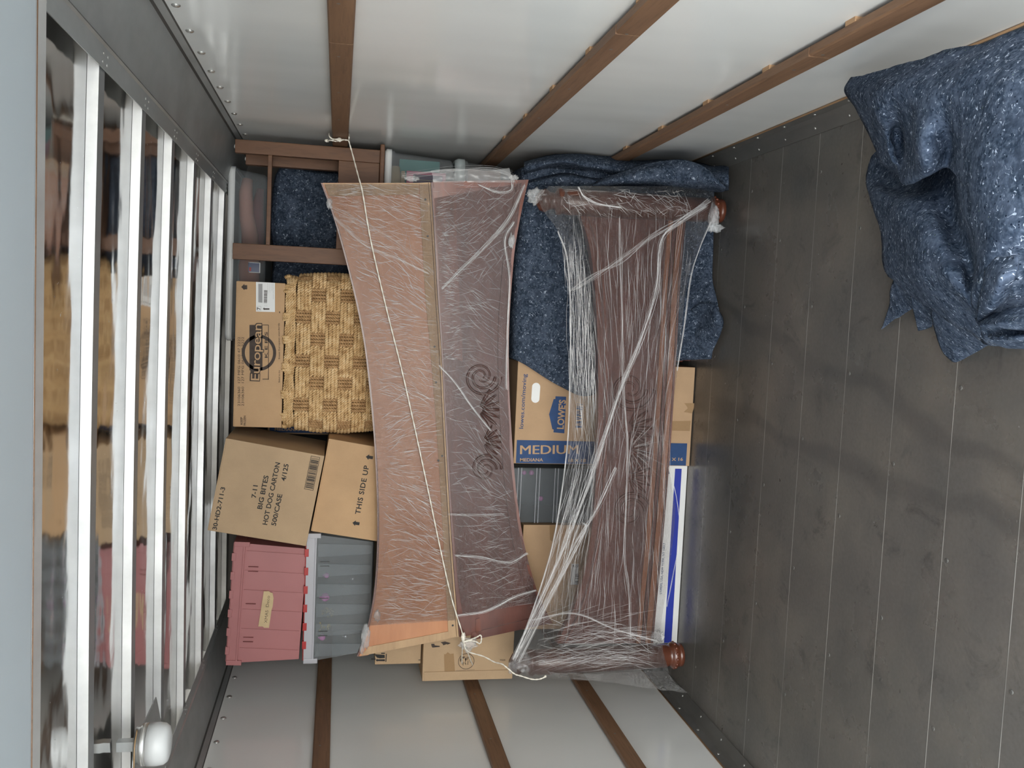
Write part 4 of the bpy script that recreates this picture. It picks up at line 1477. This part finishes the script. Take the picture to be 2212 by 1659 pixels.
# rim dark edge along the curve
bm = bm_new()
board_from(bm, [(x - 4, y) for x, y in EL], [(x + 1, y) for x, y in EL], YA + .003, .026)
obj('edge_moulding', bm, 'mahog', th)
bm = bm_new()
board_from(bm, [(x + 1, y) for x, y in EL[-4:]], [(x + 21, y - 3) for x, y in EL[-4:]], YA - .0025, .003)
obj('side_strip', bm, 'copper', th)
bm = bm_new()
prism(bm, [at(x, y, YA - .0035) for x, y in ((797, 1397), (969, 1364), (969, 1380), (780, 1417))], (0, .004, 0), 0)
obj('bottom_strip', bm, 'tanwood', th)
bm = bm_new()
prism(bm, [at(x, y, YA - .003) for x, y in ((699, 396), (905, 395), (905, 420), (712, 424))], (0, .003, 0), 0)
obj('top_strip', bm, 'tanwood', th)
bm = bm_new(); board_from(bm, SLL, SLR, YA - .005, .026, 0)
for x, y in ((919, 431), (924, 510), (939, 749), (942, 826), (947, 995), (955, 985), (978, 1351)):
    Mx = Matrix.Translation(at(x, y, YA - .0052)) @ Matrix.Rotation(PI / 2, 4, 'X')
    lathe(bm, [(.0045, 0), (.0042, .0004)], Mx, 10, 1)
obj('joint_strip', bm, ['tanwood', 'blackish'], th, label='pale joining strip with screw holes')
bm = bm_new(); board_from(bm, [(x + 1, y) for x, y in SLR], [(x + 5, y) for x, y in SLR], YA - .001, .022)
obj('groove', bm, 'tanwood', th)
bm = bm_new(); board_from(bm, [(x + 6, y) for x, y in SLR], ER, YA + .002, .020)
obj('dark_panel', bm, 'mahog', th, label='dark mahogany half of the headboard')
# raised flat band beside the joint
bm = bm_new(); board_from(bm, [(x + 9, y + (12 if i == 0 else 0)) for i, (x, y) in enumerate(SLR[:4])], [(958 + 27, 402), (986, 500), (993, 640), (1000, 782)], YA - .004, .006)
obj('raised_band', bm, 'redwood', th)
bm = bm_new(); board_from(bm, [(x - 21, y + 3) for x, y in ER], [(x - 1, y) for x, y in ER], YA - .006, .010)
obj('edge_moulding', bm, 'mahog', th)
bm = bm_new(); board_from(bm, [(x - 4, y) for x, y in ER], [(x + 2, y) for x, y in ER], YA - .008, .034)
obj('edge_moulding', bm, 'redwood', th)
bm = bm_new(); prism(bm, [at(x, y, YA - .003) for x, y in ((935, 392), (1133, 389), (1127, 403), (938, 408))], (0, .006, 0)); obj('top_strip', bm, 'redwood', th)
bm = bm_new(); prism(bm, [at(x, y, YA - .003) for x, y in ((1020, 1367), (1180, 1328), (1190, 1346), (1015, 1384))], (0, .006, 0)); obj('bottom_strip', bm, 'mahog', th)
bm = bm_new(); prism(bm, [at(x, y, YA - .003) for x, y in ((1028, 1338), (1036, 1335), (1040, 1362), (1027, 1366))], (0, .004, 0)); obj('side_strip', bm, 'redwood', th)


def carving(bm, cx, cy, Y, s, mirror=1):
    """scroll and fan relief; picture point and pixels converted to the board's own scale"""
    px = 1 / 550.
    def P(u, v): return at(cx + u * s, cy + v * s * mirror, Y)
    # spiral scroll
    for r0, r1, turns in ((38, 7, 1.35), (26, 4, 1.1)):
        path = []
        for i in range(46):
            t = i / 45; a = t * turns * 2 * PI; r = r0 + (r1 - r0) * t
            path.append(P(r * math.cos(a), -62 + r * math.sin(a)))
        tube(bm, path, [(.0055 - .003 * i / 45) * s for i in range(46)], 6, 0)
    # half fan of petals
    for k in range(7):
        a = math.radians(-60 + k * 20)
        tube(bm, [P(-6 + 8 * math.cos(a), 8 * math.sin(a)), P(-6 + 30 * math.cos(a), 30 * math.sin(a)), P(-6 + 44 * math.cos(a), 44 * math.sin(a))], [.003 * s, .0065 * s, .003 * s], 8, 0)

bm = bm_new()
carving(bm, 1040, 885, YA - .001, 1.15, 1); 
obj('carved_scroll', bm, 'mahog', th)
bm = bm_new()
carving(bm, 1048, 955, YA - .001, .95, -1)
obj('carved_scroll', bm, 'mahog', th)

# film over both halves
YF = YA - .014
polyA = [(x + 3, y) for x, y in EL[:-2]] + [(900, 1340), (965, 1345)] + SLR[::-1][1:] 
polyA2 = [(x + 4, y) for x, y in SLR[:-1]] + [(1005, 1330), (1100, 1318), (1165, 1312)] + [(x - 3, y) for x, y in ER[:-2]][::-1]
bm = bm_new()
rows = []
for i, (l, r) in enumerate(((( 700, 398), (932, 398)), ((722, 465), (937, 470)), ((745, 545), (942, 560)), ((772, 650), (947, 660)), ((790, 745), (952, 760)),
                            ((804, 860), (957, 870)), ((811, 960), (962, 970)), ((815, 1060), (967, 1070)), ((816, 1160), (974, 1170)), ((813, 1250), (979, 1250)), ((808, 1310), (983, 1305)), ((797, 1352), (985, 1340)))):
    rows.append([at(l[0] + (r[0] - l[0]) * q, l[1] + (r[1] - l[1]) * q, YF + (.008 if q in (0, 1) else 0)) for q in (0, .33, .66, 1)])
sheet(bm, rows, 5, 9, 0, disp=lambda p, u, v: .0028 * noise.noise(Vector((p.x * 34, 0, p.z * 9))) + .0015 * noise.noise(p * 60))
wrinkles(bm, polyA, YF - .003, 900, lambda x, y: 12 if y < 900 else 2, 11, 12, 70, .0003, .0007, 1, 12, 60)
wrinkles(bm, polyA, YF - .003, 150, 50, 12, 30, 120, .0002, .0004, 2, 12, 30)
wrinkles(bm, polyA, YF - .003, 130, -55, 13, 15, 70, .0002, .0004, 2, 14, 30)
film_rope(bm, [(722, 470), (790, 530), (860, 560), (925, 590)], YF - .004, .002, 4, 2, 3, .006)
film_rope(bm, [(718, 450), (850, 520), (935, 590)], YF - .004, .0015, 4, 2, 4, .010)
crumple(bm, at(712, 440, 3.60), .012, 4, 3, (1.6, .5, .9))
crumple(bm, at(790, 1375, 3.595), .024, 7, 3, (1.9, .4, .7))
crumple(bm, at(782, 1402, 3.60), .015, 8, 3, (1.2, .4, .6))
crumple(bm, at(815, 1330, 3.60), .014, 9, 3, (1.6, .3, .8))
obj('stretch_wrap', bm, ['film_a', 'strand', 'strand_soft', 'bunch'], th, label='clear stretch wrap over the light half')
bm = bm_new()
rows = []
for l, r in (((938, 428), (1127, 395)), ((941, 480), (1118, 480)), ((946, 560), (1107, 560)), ((951, 660), (1099, 660)), ((957, 760), (1096, 760)), ((962, 870), (1098, 870)),
             ((968, 970), (1104, 970)), ((974, 1070), (1113, 1070)), ((982, 1170), (1128, 1160)), ((990, 1260), (1152, 1250)), ((1000, 1330), (1166, 1300))):
    rows.append([at(l[0] + (r[0] - l[0]) * q, l[1] + (r[1] - l[1]) * q, YF + (.006 if q in (0, 1) else 0)) for q in (0, .33, .66, 1)])
sheet(bm, rows, 5, 9, 0, disp=lambda p, u, v: .003 * noise.noise(Vector((p.x * 20, 2, p.z * 20))) + .0015 * noise.noise(p * 55))
wrinkles(bm, polyA2, YF - .003, 480, lambda x, y: (-8 if x < 1000 else (-38 if y < 620 else 35)) if y < 1050 else 8, 21, 14, 80, .0002, .00045, 1, 14, 40)
wrinkles(bm, polyA2, YF - .003, 170, 40, 22, 30, 120, .0002, .0004, 2, 10, 20)
wrinkles(bm, [(938, 425), (982, 425), (1000, 780), (955, 780)], YF - .003, 150, 6, 23, 8, 40, .0003, .0007, 1, 12, 30)
for pts, nn in ((((1133, 400), (1100, 470), (1050, 530), (1000, 580), (955, 625)), 7), (((1105, 390), (1103, 410), (1075, 415), (1035, 400)), 4), (((948, 790), (985, 830), (1020, 880), (1060, 930)), 5),
                (((983, 1200), (1040, 1203), (1100, 1215), (1140, 1195)), 4), (((988, 1330), (1050, 1320), (1110, 1290), (1158, 1275)), 5), (((970, 1110), (1030, 1113), (1090, 1112)), 3),
                (((1110, 480), (1090, 520), (1100, 600), (1096, 720), (1094, 840)), 5)):
    film_rope(bm, pts, YF - .004, .0018, nn, 1, nn + 20, .006)
# the film's loose top hem
film_rope(bm, [(870, 382), (930, 374), (990, 368), (1060, 366), (1100, 378), (1110, 392)], 3.60, .0016, 5, 2, 31, .014)
sheet(bm, [[at(x, 366 + 3 * math.sin(x * .05), 3.60) for x in (930, 990, 1050, 1100)], [at(x, 380, 3.59) for x in (935, 990, 1050, 1105)], [at(x, 394, 3.60) for x in (935, 990, 1050, 1110)]], 8, 10, 3, disp=lambda p, u, v: .008 * noise.noise(p * 38) + .004 * noise.noise(p * 90))
crumple(bm, at(890, 386, 3.61), .012, 15, 3, (.8, .4, 2.2), .6)
crumple(bm, at(1110, 384, 3.61), .012, 16, 3, (.9, .4, 1.4), .6)
crumple(bm, at(1012, 1392, 3.59), .020, 17, 3, (1.2, .5, 1.6), .7)
crumple(bm, at(1105, 520, 3.585), .016, 18, 3, (1.6, .3, .8), .6)
obj('stretch_wrap', bm, ['film_b', 'strand', 'strand_soft', 'bunch'], th, label='clear stretch wrap over the dark half')

# ---- carved footboard with turned posts, standing on the floor
YB = 3.50
tf = thing('carved_footboard', at(1440, 900, YB), 'carved mahogany footboard with two turned posts, wrapped in film, standing on the floor', 'footboard')
BL_ = [(1255, 465), (1275, 530), (1287, 620), (1293, 750), (1294, 900), (1291, 1000), (1283, 1120), (1268, 1220), (1243, 1310), (1205, 1390)]
BR_ = [(1480, 465), (1473, 530), (1466, 620), (1459, 750), (1450, 900), (1443, 1000), (1433, 1120), (1424, 1220), (1415, 1310), (1408, 1390)]
bm = bm_new(); board_from(bm, BL_, BR_, YB, .022); obj('panel', bm, 'mahog', tf)
bm = bm_new()
board_from(bm, [(x - 2, y) for x, y in BL_], [(x + 9, y) for x, y in BL_], YB - .012, .040)
obj('edge_moulding', bm, 'redwood', tf)
bm = bm_new(); board_from(bm, [(x + 14, y) for x, y in BL_], [(x + 19, y) for x, y in BL_], YB - .007, .010); obj('edge_moulding', bm, 'redwood', tf)
for a, b, dy, m in ((-34, -24, -.008, 'orangewood'), (-22, -16, -.014, 'mahog'), (-14, -2, -.018, 'orangewood'), (-1, 3, -.012, 'mahog')):
    bm = bm_new(); board_from(bm, [(x + a, y) for x, y in BR_], [(x + b, y) for x, y in BR_], YB + dy, .030); obj('rail_moulding', bm, m, tf)
bm = bm_new(); carving(bm, 1362, 925, YB - .002, 1.35, 1); obj('carved_scroll', bm, 'mahog', tf)
bm = bm_new(); carving(bm, 1362, 1030, YB - .002, 1.2, -1); obj('carved_scroll', bm, 'mahog', tf)
bm = bm_new()
for k in range(9):
    a = math.radians(-80 + k * 20)
    P = [at(1358 + r * math.cos(a), 978 + r * math.sin(a), YB - .003) for r in (8, 26, 46)]
    tube(bm, P, [.003, .009, .004], 8)
obj('carved_shell', bm, 'mahog', tf)

def post(p_top, p_foot, Y, prof, lab, extra=None):
    A, B = at(*p_top, Y), at(*p_foot, Y)
    z = (A - B); L = z.length
    q = z.to_track_quat('Z', 'Y').to_matrix().to_4x4()
    Mx = Matrix.Translation(B) @ q
    bm = bm_new(); lathe(bm, [(r, h * L) for r, h in prof], Mx, 28); o = obj('post', bm, 'postwood', tf, label=lab)
    # bead ring on the foot
    bm = bm_new()
    for k in range(14):
        a = 2 * PI * k / 14
        c = Mx @ Vector((.050 * math.cos(a), .050 * math.sin(a), L * .049))
        bmesh.ops.create_icosphere(bm, subdivisions=2, radius=.0062, matrix=Matrix.Translation(c) @ q.inverted())
    for f in bm.faces: f.smooth = True
    obj('bead_ring', bm, 'redwood', o)
prof = [(.041, 0), (.046, .004), (.047, .022), (.044, .028), (.051, .036), (.052, .062), (.045, .070), (.042, .085), (.047, .10), (.048, .20), (.050, .5), (.050, .84), (.046, .86), (.052, .875), (.052, .89), (.030, .905), (.034, .93), (.045, .955), (.038, .98), (.015, 1.0)]
post((1158, 432), (1560, 456), 3.475, prof, 'turned post near the rail wall')
post((1100, 1434), (1472, 1414), 3.475, prof, 'turned post near the lower wall')

# film round the footboard
YW = 3.412
bm = bm_new()
spec = [(402, 1185, 1535), (440, 1165, 1545), (500, 1206, 1528), (560, 1219, 1500), (640, 1230, 1480), (760, 1232, 1468), (900, 1229, 1452), (1010, 1224, 1447), (1100, 1206, 1458),
        (1180, 1190, 1452), (1270, 1166, 1440), (1350, 1140, 1428), (1400, 1115, 1432), (1434, 1100, 1440), (1456, 1106, 1446), (1464, 1112, 1444)]
rows = []
for y, l, r in spec:
    rows.append([at(l + (r - l) * q, y + (6 * (1 - abs(2 * q - 1)) if y > 1440 else 0), YW + (.045 if y < 430 else .02 if y == 1456 else .075 if y == 1464 else 0)) for q in (0, .25, .5, .75, 1)])
sheet(bm, rows, 5, 9, 0, disp=lambda p, u, v: .0035 * noise.noise(Vector((p.x * 3.5, 0, p.z * 42))) + .001 * noise.noise(p * 70))
polyB = [(l + 2, y) for y, l, r in spec[1:-1]] + [(r - 2, y) for y, l, r in spec[1:-1]][::-1]
def dirB(x, y):
    if y < 560: return 92 + (x - 1340) * .03
    if y < 900: return 90 + (x - 1345) * .05
    if y < 1300: return 95 + (1300 - x) * .05
    return 160 + (x - 1250) * .06
wrinkles(bm, polyB, YW - .003, 520, dirB, 31, 40, 190, .0002, .00048, 1, 3, 10)
wrinkles(bm, [(1206, 500), (1262, 500), (1288, 700), (1290, 950), (1228, 950), (1231, 700)], YW - .004, 150, 90, 32, 60, 220, .0003, .0008, 1, 1.5, 3)
wrinkles(bm, [(1224, 950), (1300, 950), (1280, 1150), (1200, 1300), (1150, 1360), (1200, 1150)], YW - .004, 60, 105, 33, 60, 200, .0003, .0007, 1, 4, 5)
wrinkles(bm, [(1170, 1330), (1430, 1350), (1430, 1445), (1130, 1445)], YW - .004, 150, 8, 34, 40, 160, .0002, .0005, 1, 14, 25)
wrinkles(bm, [(1210, 405), (1500, 410), (1500, 470), (1215, 470)], YW - .004, 150, 40, 35, 12, 60, .0003, .0006, 1, 30, 40)
# creases that run into the carved shell
for k in range(15):
    a = math.radians(-110 + k * 15 + random.Random(k + 50).uniform(-6, 6))
    L0, L1 = 12, random.Random(k).uniform(40, 130)
    if not inside(polyB, 1358 + L1 * math.cos(a), 968 + L1 * math.sin(a) * 1.2): L1 = 55
    tube(bm, [at(1358 + L0 * math.cos(a), 968 + L0 * math.sin(a), YW - .001), at(1358 + L1 * .5 * math.cos(a), 968 + L1 * .5 * math.sin(a) * 1.1, YW - .004), at(1358 + L1 * math.cos(a), 968 + L1 * math.sin(a) * 1.2, YW - .002)], [.0002, .0006, .0002], 4, 2, cap=False)
for pts, nn, fr, rr_ in ((((1108, 1425), (1160, 1310), (1215, 1190), (1262, 1070), (1300, 965), (1345, 830), (1385, 730), (1418, 620), (1428, 520), (1470, 480), (1525, 445)), 8, .010, .0020),
                    (((1115, 1420), (1190, 1280), (1240, 1180), (1290, 1100), (1330, 1010)), 6, .007, .0018),
                    (((1338, 470), (1340, 560), (1343, 680), (1345, 800), (1352, 900), (1356, 960), (1352, 1080), (1348, 1200), (1360, 1290), (1362, 1380)), 3, .006, .0014),
                    (((1236, 628), (1290, 592), (1340, 562), (1400, 520), (1460, 480), (1530, 430)), 5, .010, .0018),
                    (((1205, 500), (1225, 560), (1232, 680), (1231, 820), (1226, 960), (1208, 1100), (1188, 1200), (1150, 1320), (1112, 1420)), 4, .003, .0016),
                    (((1535, 480), (1510, 540), (1492, 600), (1478, 700), (1462, 800)), 4, .004, .0014),
                    (((1250, 405), (1262, 425), (1290, 440), (1340, 448)), 5, .005, .0020),
                    (((1150, 1340), (1240, 1325), (1330, 1360), (1420, 1385)), 4, .006, .0014),
                    (((1445, 1010), (1462, 1080), (1468, 1160), (1452, 1250), (1440, 1310)), 3, .003, .0012),
                    (((1120, 1430), (1190, 1290), (1262, 1150), (1260, 1130)), 5, .008, .0016)):
    film_rope(bm, pts, YW - .006, rr_, nn, 1, nn + len(pts), fr)
# loose wing at the side wall
sheet(bm, [[at(1180, 1448, 3.42), at(1260, 1455, 3.42), at(1350, 1452, 3.43), at(1440, 1450, 3.46)], [at(1200, 1460, 3.44), at(1290, 1462, 3.43), at(1380, 1472, 3.43), at(1462, 1478, 3.46)],
           [at(1230, 1466, 3.45), at(1320, 1474, 3.44), at(1410, 1490, 3.45), at(1488, 1496, 3.47)]], 7, 9, 3,
      disp=lambda p, u, v: .012 * noise.noise(p * 22) + .005 * noise.noise(p * 60))
crumple(bm, at(1128, 1432, 3.44), .036, 21, 4, (1.0, .7, 1.0), .55)
crumple(bm, at(1108, 1442, 3.44), .022, 25, 4, (1.0, .7, .8), .7)
crumple(bm, at(1162, 425, 3.46), .032, 22, 4, (.9, .8, 1.2), .55)
crumple(bm, at(1541, 470, 3.42), .026, 23, 4, (2.0, .5, .8), .5)
crumple(bm, at(1545, 492, 3.42), .017, 24, 4, (.9, .6, 1.7), .7)
crumple(bm, at(1420, 1375, 3.42), .018, 26, 4, (1.6, .3, 1.3), .7)
obj('stretch_wrap', bm, ['film_c', 'strand', 'strand_soft', 'film_loose', 'bunch'], tf, label='clear stretch wrap pulled from post to post')

# ================================================================== cream rope
def rope_into(bm, P, r=.0029, k=5, raw=False):
    P = P if raw else smooth_path(P, k)
    for j in range(2):
        path = []
        up = None
        # resample for the twist
        Q = []
        for a, b in zip(P, P[1:]):
            m = max(1, int((b - a).length / .012))
            for i in range(m): Q.append(a.lerp(b, i / m))
        Q.append(P[-1])
        for i, p in enumerate(Q):
            d = (Q[min(i + 1, len(Q) - 1)] - Q[max(i - 1, 0)]).normalized()
            e1 = d.cross(Vector((0, 1, 0)));
            if e1.length < 1e-3: e1 = d.orthogonal()
            e1.normalize(); e2 = d.cross(e1)
            a = j * PI + i * 1.1
            path.append(p + (e1 * math.cos(a) + e2 * math.sin(a)) * r * .42)
        tube(bm, path, r * .68, 5, 0)
bm = bm_new()
YR = 3.575
R_ = lambda x, y, Y=YR: at(x, y, Y)
rail_p = onX(753, 303, .644)
rope_into(bm, [rail_p, at(762, 335, 3.68), at(775, 384, 3.60), R_(783, 415), R_(797, 500), R_(812, 570), R_(838, 680), R_(868, 800), R_(895, 920), R_(925, 1060), R_(950, 1180), R_(975, 1290), R_(998, 1365), R_(1000, 1382)])
# hitch round the rail
rope_into(bm, [rail_p, onX(754, 297, .650), onX(754, 291, .668), onX(750, 286, .680)])
rope_into(bm, [rail_p, onX(742, 302, .643), onX(730, 301, .640), onX(718, 300, .642), onX(712, 295, .650), onX(711, 288, .668)])
rope_into(bm, [onX(736, 303, .641), onX(726, 305, .638), onX(715, 303, .640), onX(707, 304, .642)])
crumple(bm, onX(733, 302, .640), .0075, 3, 0, (1, 1, 1.4), .3)
crumple(bm, onX(706, 304, .642), .0055, 4, 0, (1, 1, 1.4), .4)
# knot and loops at the headboard
crumple(bm, R_(1001, 1376), .0085, 5, 0, (2.0, 1, 1), .3)
rope_into(bm, [R_(1001, 1386), R_(1018, 1381), R_(1030, 1376, 3.565), R_(1038, 1372, 3.56), R_(1040, 1380, 3.56), R_(1037, 1390, 3.565), R_(1028, 1386), R_(1015, 1384), R_(1001, 1387)])
rope_into(bm, [R_(1000, 1384), at(998, 1415, 3.70), onX(998, 1459, -1.575), onX(998, 1463, -1.60)])
rope_into(bm, [R_(1004, 1392), at(1015, 1422, 3.70), onX(1029, 1456, -1.575), onX(1029, 1460, -1.60)])
rope_into(bm, [R_(1002, 1386), R_(1005, 1400, 3.56), R_(1015, 1409, 3.54), R_(1045, 1418, 3.50), R_(1068, 1430, 3.46), R_(1084, 1434, 3.42), R_(1097, 1444, 3.40), R_(1112, 1456, 3.40), R_(1125, 1460, 3.41), R_(1148, 1467, 3.42), R_(1165, 1467, 3.42), R_(1178, 1462, 3.42)])
crumple(bm, R_(1178, 1461, 3.42), .0045, 6, 0, (1, 1, 1), .3)
tag(obj('tie_rope', bm, 'twine'), 'cream cotton rope tied from the upper rail across the wrapped headboard', 'rope')

# ================================================================== blue blankets
def cloth_noise(a1, s1, a2=.0012, s2=42, seed=0):
    def f(p, u, v):
        q = p + Vector((seed, 0, 0))
        return a1 * noise.noise(q * s1) + a2 * noise.noise(q * s2)
    return f
V = Vector
bm = bm_new()
zr = [.792, .795, .765, .60, .47, .30, .14, .012]
ed = [-.165, -.172, -.186, -.278, -.312, -.20, -.155, -.135]
yb = [3.98, 3.775, 3.700, 3.690, 3.690, 3.690, 3.665, 3.60]
rows = []
for i, z in enumerate(zr):
    row = []
    for j, X in enumerate((.60, .46, .32, .18, .05, None)):
        if X is None: X = ed[i]
        y = yb[i] + (.012 * math.sin(j * 2.1 + i * .4) if i > 1 else 0)
        if i == 7: y = (3.62, 3.60, 3.585, 3.565, 3.49, 3.53)[j]
        if i == 6: y += (0, 0, -.01, -.01, -.05, -.03)[j]
        row.append(V((X, y, z)))
    rows.append(row)
sheet(bm, rows, 9, 8, 0, cloth_noise(.010, 6), .006)
# bunched folds against the wall
xs7 = (1132, 1210, 1290, 1370, 1450, 1520, 1574)
def rowc(ys_, Ys_): return [at(x, y, Y) for x, y, Y in zip(xs7, ys_, Ys_)]
sheet(bm, [rowc((352, 331, 331, 345, 345, 354, 360), (3.80, 3.80, 3.80, 3.79, 3.76, 3.70, 3.46)),
           rowc((352, 338, 342, 353, 350, 360, 368), (3.68, 3.62, 3.66, 3.64, 3.58, 3.52, 3.40)),
           rowc((368, 352, 362, 370, 362, 372, 378), (3.66, 3.58, 3.62, 3.60, 3.52, 3.45, 3.36)),
           rowc((384, 368, 378, 384, 374, 384, 392), (3.73, 3.72, 3.70, 3.64, 3.52, 3.44, 3.36)),
           rowc((400, 386, 392, 394, 392, 400, 402), (3.66, 3.60, 3.63, 3.66, 3.62, 3.50, 3.38)),
           rowc((432, 425, 416, 412, 414, 416, 410), (3.69, 3.69, 3.69, 3.69, 3.67, 3.60, 3.48))], 8, 8, 0, cloth_noise(.008, 9, seed=3), .006)
# big turned-over leaf of cloth in front
sheet(bm, [[at(1290, 392, 3.60), at(1350, 368, 3.52), at(1410, 350, 3.46), at(1470, 343, 3.40), at(1520, 358, 3.33), at(1555, 388, 3.28)],
           [at(1285, 398, 3.58), at(1350, 382, 3.48), at(1410, 370, 3.42), at(1470, 366, 3.37), at(1525, 378, 3.30), at(1562, 400, 3.26)],
           [at(1280, 402, 3.60), at(1350, 396, 3.50), at(1410, 392, 3.44), at(1470, 396, 3.39), at(1530, 402, 3.33), at(1566, 410, 3.28)],
           [at(1290, 406, 3.66), at(1350, 404, 3.62), at(1410, 406, 3.60), at(1470, 410, 3.55), at(1525, 414, 3.50), at(1560, 414, 3.45)]], 8, 7, 0, cloth_noise(.006, 10, seed=5), .006)
# curled corner on the floor
sheet(bm, [[atZ(1492, 668, .10), atZ(1515, 656, .08), atZ(1540, 656, .05), atZ(1549, 664, .04)],
           [atZ(1486, 690, .10), atZ(1515, 685, .07), atZ(1548, 682, .05), atZ(1562, 692, .014)],
           [atZ(1480, 725, .09), atZ(1510, 730, .07), atZ(1540, 728, .035), atZ(1556, 722, .016)],
           [atZ(1482, 760, .09), atZ(1505, 768, .06), atZ(1526, 768, .03), atZ(1540, 758, .014)]], 7, 7, 0, cloth_noise(.005, 12, seed=7), .006)
tag(obj('moving_blanket', bm, 'felt'), 'dark blue felt blanket draped over the low cabinet and bunched at the wall', 'blanket')

bm = bm_new()
G = [
 [(1840, 168, .19), (1885, 156, .24), (1940, 138, .26), (2000, 122, .28), (2060, 104, .29), (2120, 88, .30), (2200, 66, .30), (2330, 40, .28)],
 [(1823, 196, .23), (1888, 200, .31), (1945, 192, .34), (2005, 182, .36), (2062, 172, .37), (2120, 165, .39), (2205, 155, .40), (2335, 140, .38)],
 [(1846, 238, .21), (1900, 250, .30), (1946, 252, .28), (1995, 255, .36), (2052, 250, .35), (2100, 250, .40), (2190, 245, .42), (2335, 230, .40)],
 [(1874, 298, .18), (1915, 300, .26), (1944, 305, .21), (1990, 310, .36), (2057, 320, .28), (2088, 325, .40), (2180, 325, .43), (2335, 320, .42)],
 [(1896, 342, .15), (1925, 366, .22), (1953, 396, .27), (1998, 384, .31), (2050, 362, .28), (2092, 390, .40), (2175, 395, .43), (2335, 400, .42)],
 [(1884, 335, .05), (1912, 350, .08), (1950, 378, .11), (1996, 366, .14), (2048, 350, .20), (2093, 415, .39), (2172, 425, .43), (2335, 425, .42)],
 [(1871, 372, .05), (1898, 388, .09), (1935, 408, .12), (1992, 400, .17), (2052, 395, .22), (2092, 440, .38), (2168, 450, .43), (2335, 445, .40)],
 [(1870, 405, .08), (1900, 420, .16), (1940, 430, .22), (1995, 430, .25), (2056, 440, .23), (2094, 470, .37), (2160, 500, .43), (2335, 500, .38)],
 [(1888, 450, .12), (1930, 462, .23), (1975, 472, .29), (2020, 478, .29), (2062, 495, .25), (2106, 515, .34), (2146, 545, .42), (2335, 560, .30)],
 [(1907, 510, .14), (1945, 520, .25), (1988, 530, .31), (2030, 545, .33), (2072, 560, .31), (2106, 590, .30), (2134, 600, .41), (2335, 610, .24)],
 [(1907, 572, .13), (1950, 585, .23), (1995, 597, .29), (2040, 612, .33), (2080, 640, .33), (2102, 655, .32), (2124, 650, .38), (2335, 660, .22)],
 [(1915, 598, .10), (1965, 634, .13), (2015, 668, .17), (2060, 698, .19), (2095, 714, .20), (2120, 734, .20), (2150, 745, .19), (2335, 755, .18)],
]
sheet(bm, [[atZ(*q) for q in r] for r in G], 8, 8, 0, cloth_noise(.010, 7, .0015, 45, seed=11), .006)
sheet(bm, [[atZ(*q) for q in r] for r in (
    [(2108, 690, .34), (2150, 672, .38), (2215, 662, .40), (2330, 655, .40)],
    [(2112, 704, .38), (2155, 696, .44), (2215, 692, .46), (2330, 690, .46)],
    [(2120, 718, .34), (2160, 718, .37), (2220, 716, .38), (2330, 712, .38)],
    [(2126, 730, .32), (2165, 732, .38), (2222, 732, .40), (2330, 728, .40)],
    [(2146, 746, .20), (2180, 750, .24), (2230, 753, .25), (2330, 752, .25)])], 8, 8, 0, cloth_noise(.008, 12, seed=13), .006)
sheet(bm, [[atZ(*q) for q in r] for r in (
    [(2118, 560, .40), (2150, 555, .42), (2190, 550, .43)],
    [(2122, 610, .43), (2155, 600, .46), (2195, 590, .44)],
    [(2112, 660, .40), (2145, 655, .43), (2180, 640, .40)],
    [(2110, 700, .36), (2130, 690, .36), (2160, 680, .33)])], 8, 8, 0, cloth_noise(.008, 12, seed=14), .006)
for r3 in (([(1928, 600, .11), (1955, 625, .12), (1992, 655, .13)], [(1920, 650, .05), (1945, 660, .06), (1972, 666, .07)], [(1904, 712, .006), (1913, 706, .010), (1930, 694, .014)]),
           ([(1968, 640, .12), (1990, 655, .13), (2020, 675, .14)], [(1975, 680, .06), (1995, 685, .07), (2015, 690, .08)], [(1984, 714, .008), (2000, 712, .010), (2014, 706, .012)]),
           ([(2010, 668, .14), (2060, 695, .16), (2150, 740, .16)], [(2018, 715, .08), (2062, 735, .09), (2120, 755, .09)], [(2040, 764, .02), (2062, 782, .014), (2092, 770, .03)])):
    sheet(bm, [[atZ(*q) for q in r] for r in r3], 9, 9, 0, cloth_noise(.006, 14, seed=17), .006)
tag(obj('moving_blanket', bm, 'felt_lit'), 'blue felt moving blanket heaped on the metal floor against the white wall', 'blanket')

# ================================================================== dome lamp under the roof
c = at(335, 1607, 2.33)
tl = thing('dome_light', (c.x, c.y, 1.955), 'white dome lamp on a silver collar hanging from the roof by the metal cove', 'ceiling light')
bm = bm_new()
prism(bm, [Vector((p.x, p.y, 1.957)) for p in (atZ(338, 1506, 1.957), atZ(347, 1552, 1.957), atZ(352, 1600, 1.957), atZ(358, 1690, 1.957), atZ(286, 1690, 1.957), atZ(290, 1608, 1.957))], (0, 0, .003), 0)
q0 = atZ(338, 1506, 1.957)
box(bm, (c.x - .012, c.y - .012, 1.958), (c.x + .012, c.y + .012, 2.0), 0)
obj('mounting_plate', bm, 'cove', tl)
bm = bm_new(); lathe(bm, [(.044, 1.956), (.044, 1.948), (.050, 1.942), (.051, 1.928)], Matrix.Translation((c.x, c.y, 0)), 36); obj('collar', bm, 'rivet', tl, label='silver collar')
bm = bm_new(); lathe(bm, [(.051, 1.928), (.0515, 1.905), (.049, 1.889), (.042, 1.880), (.028, 1.876), (.004, 1.875)], Matrix.Translation((c.x, c.y, 0)), 40)
obj('lens', bm, 'white', tl, label='white plastic dome')
bm = bm_new(); tube(bm, smooth_path([(c.x + .046, c.y - .02, 1.951), (c.x + .02, c.y - .05, 1.950), (c.x - .03, c.y - .055, 1.950), (c.x - .07, c.y - .03, 1.953)], 5), .0018, 6)
obj('wire', bm, 'tape', tl, label='orange wire')
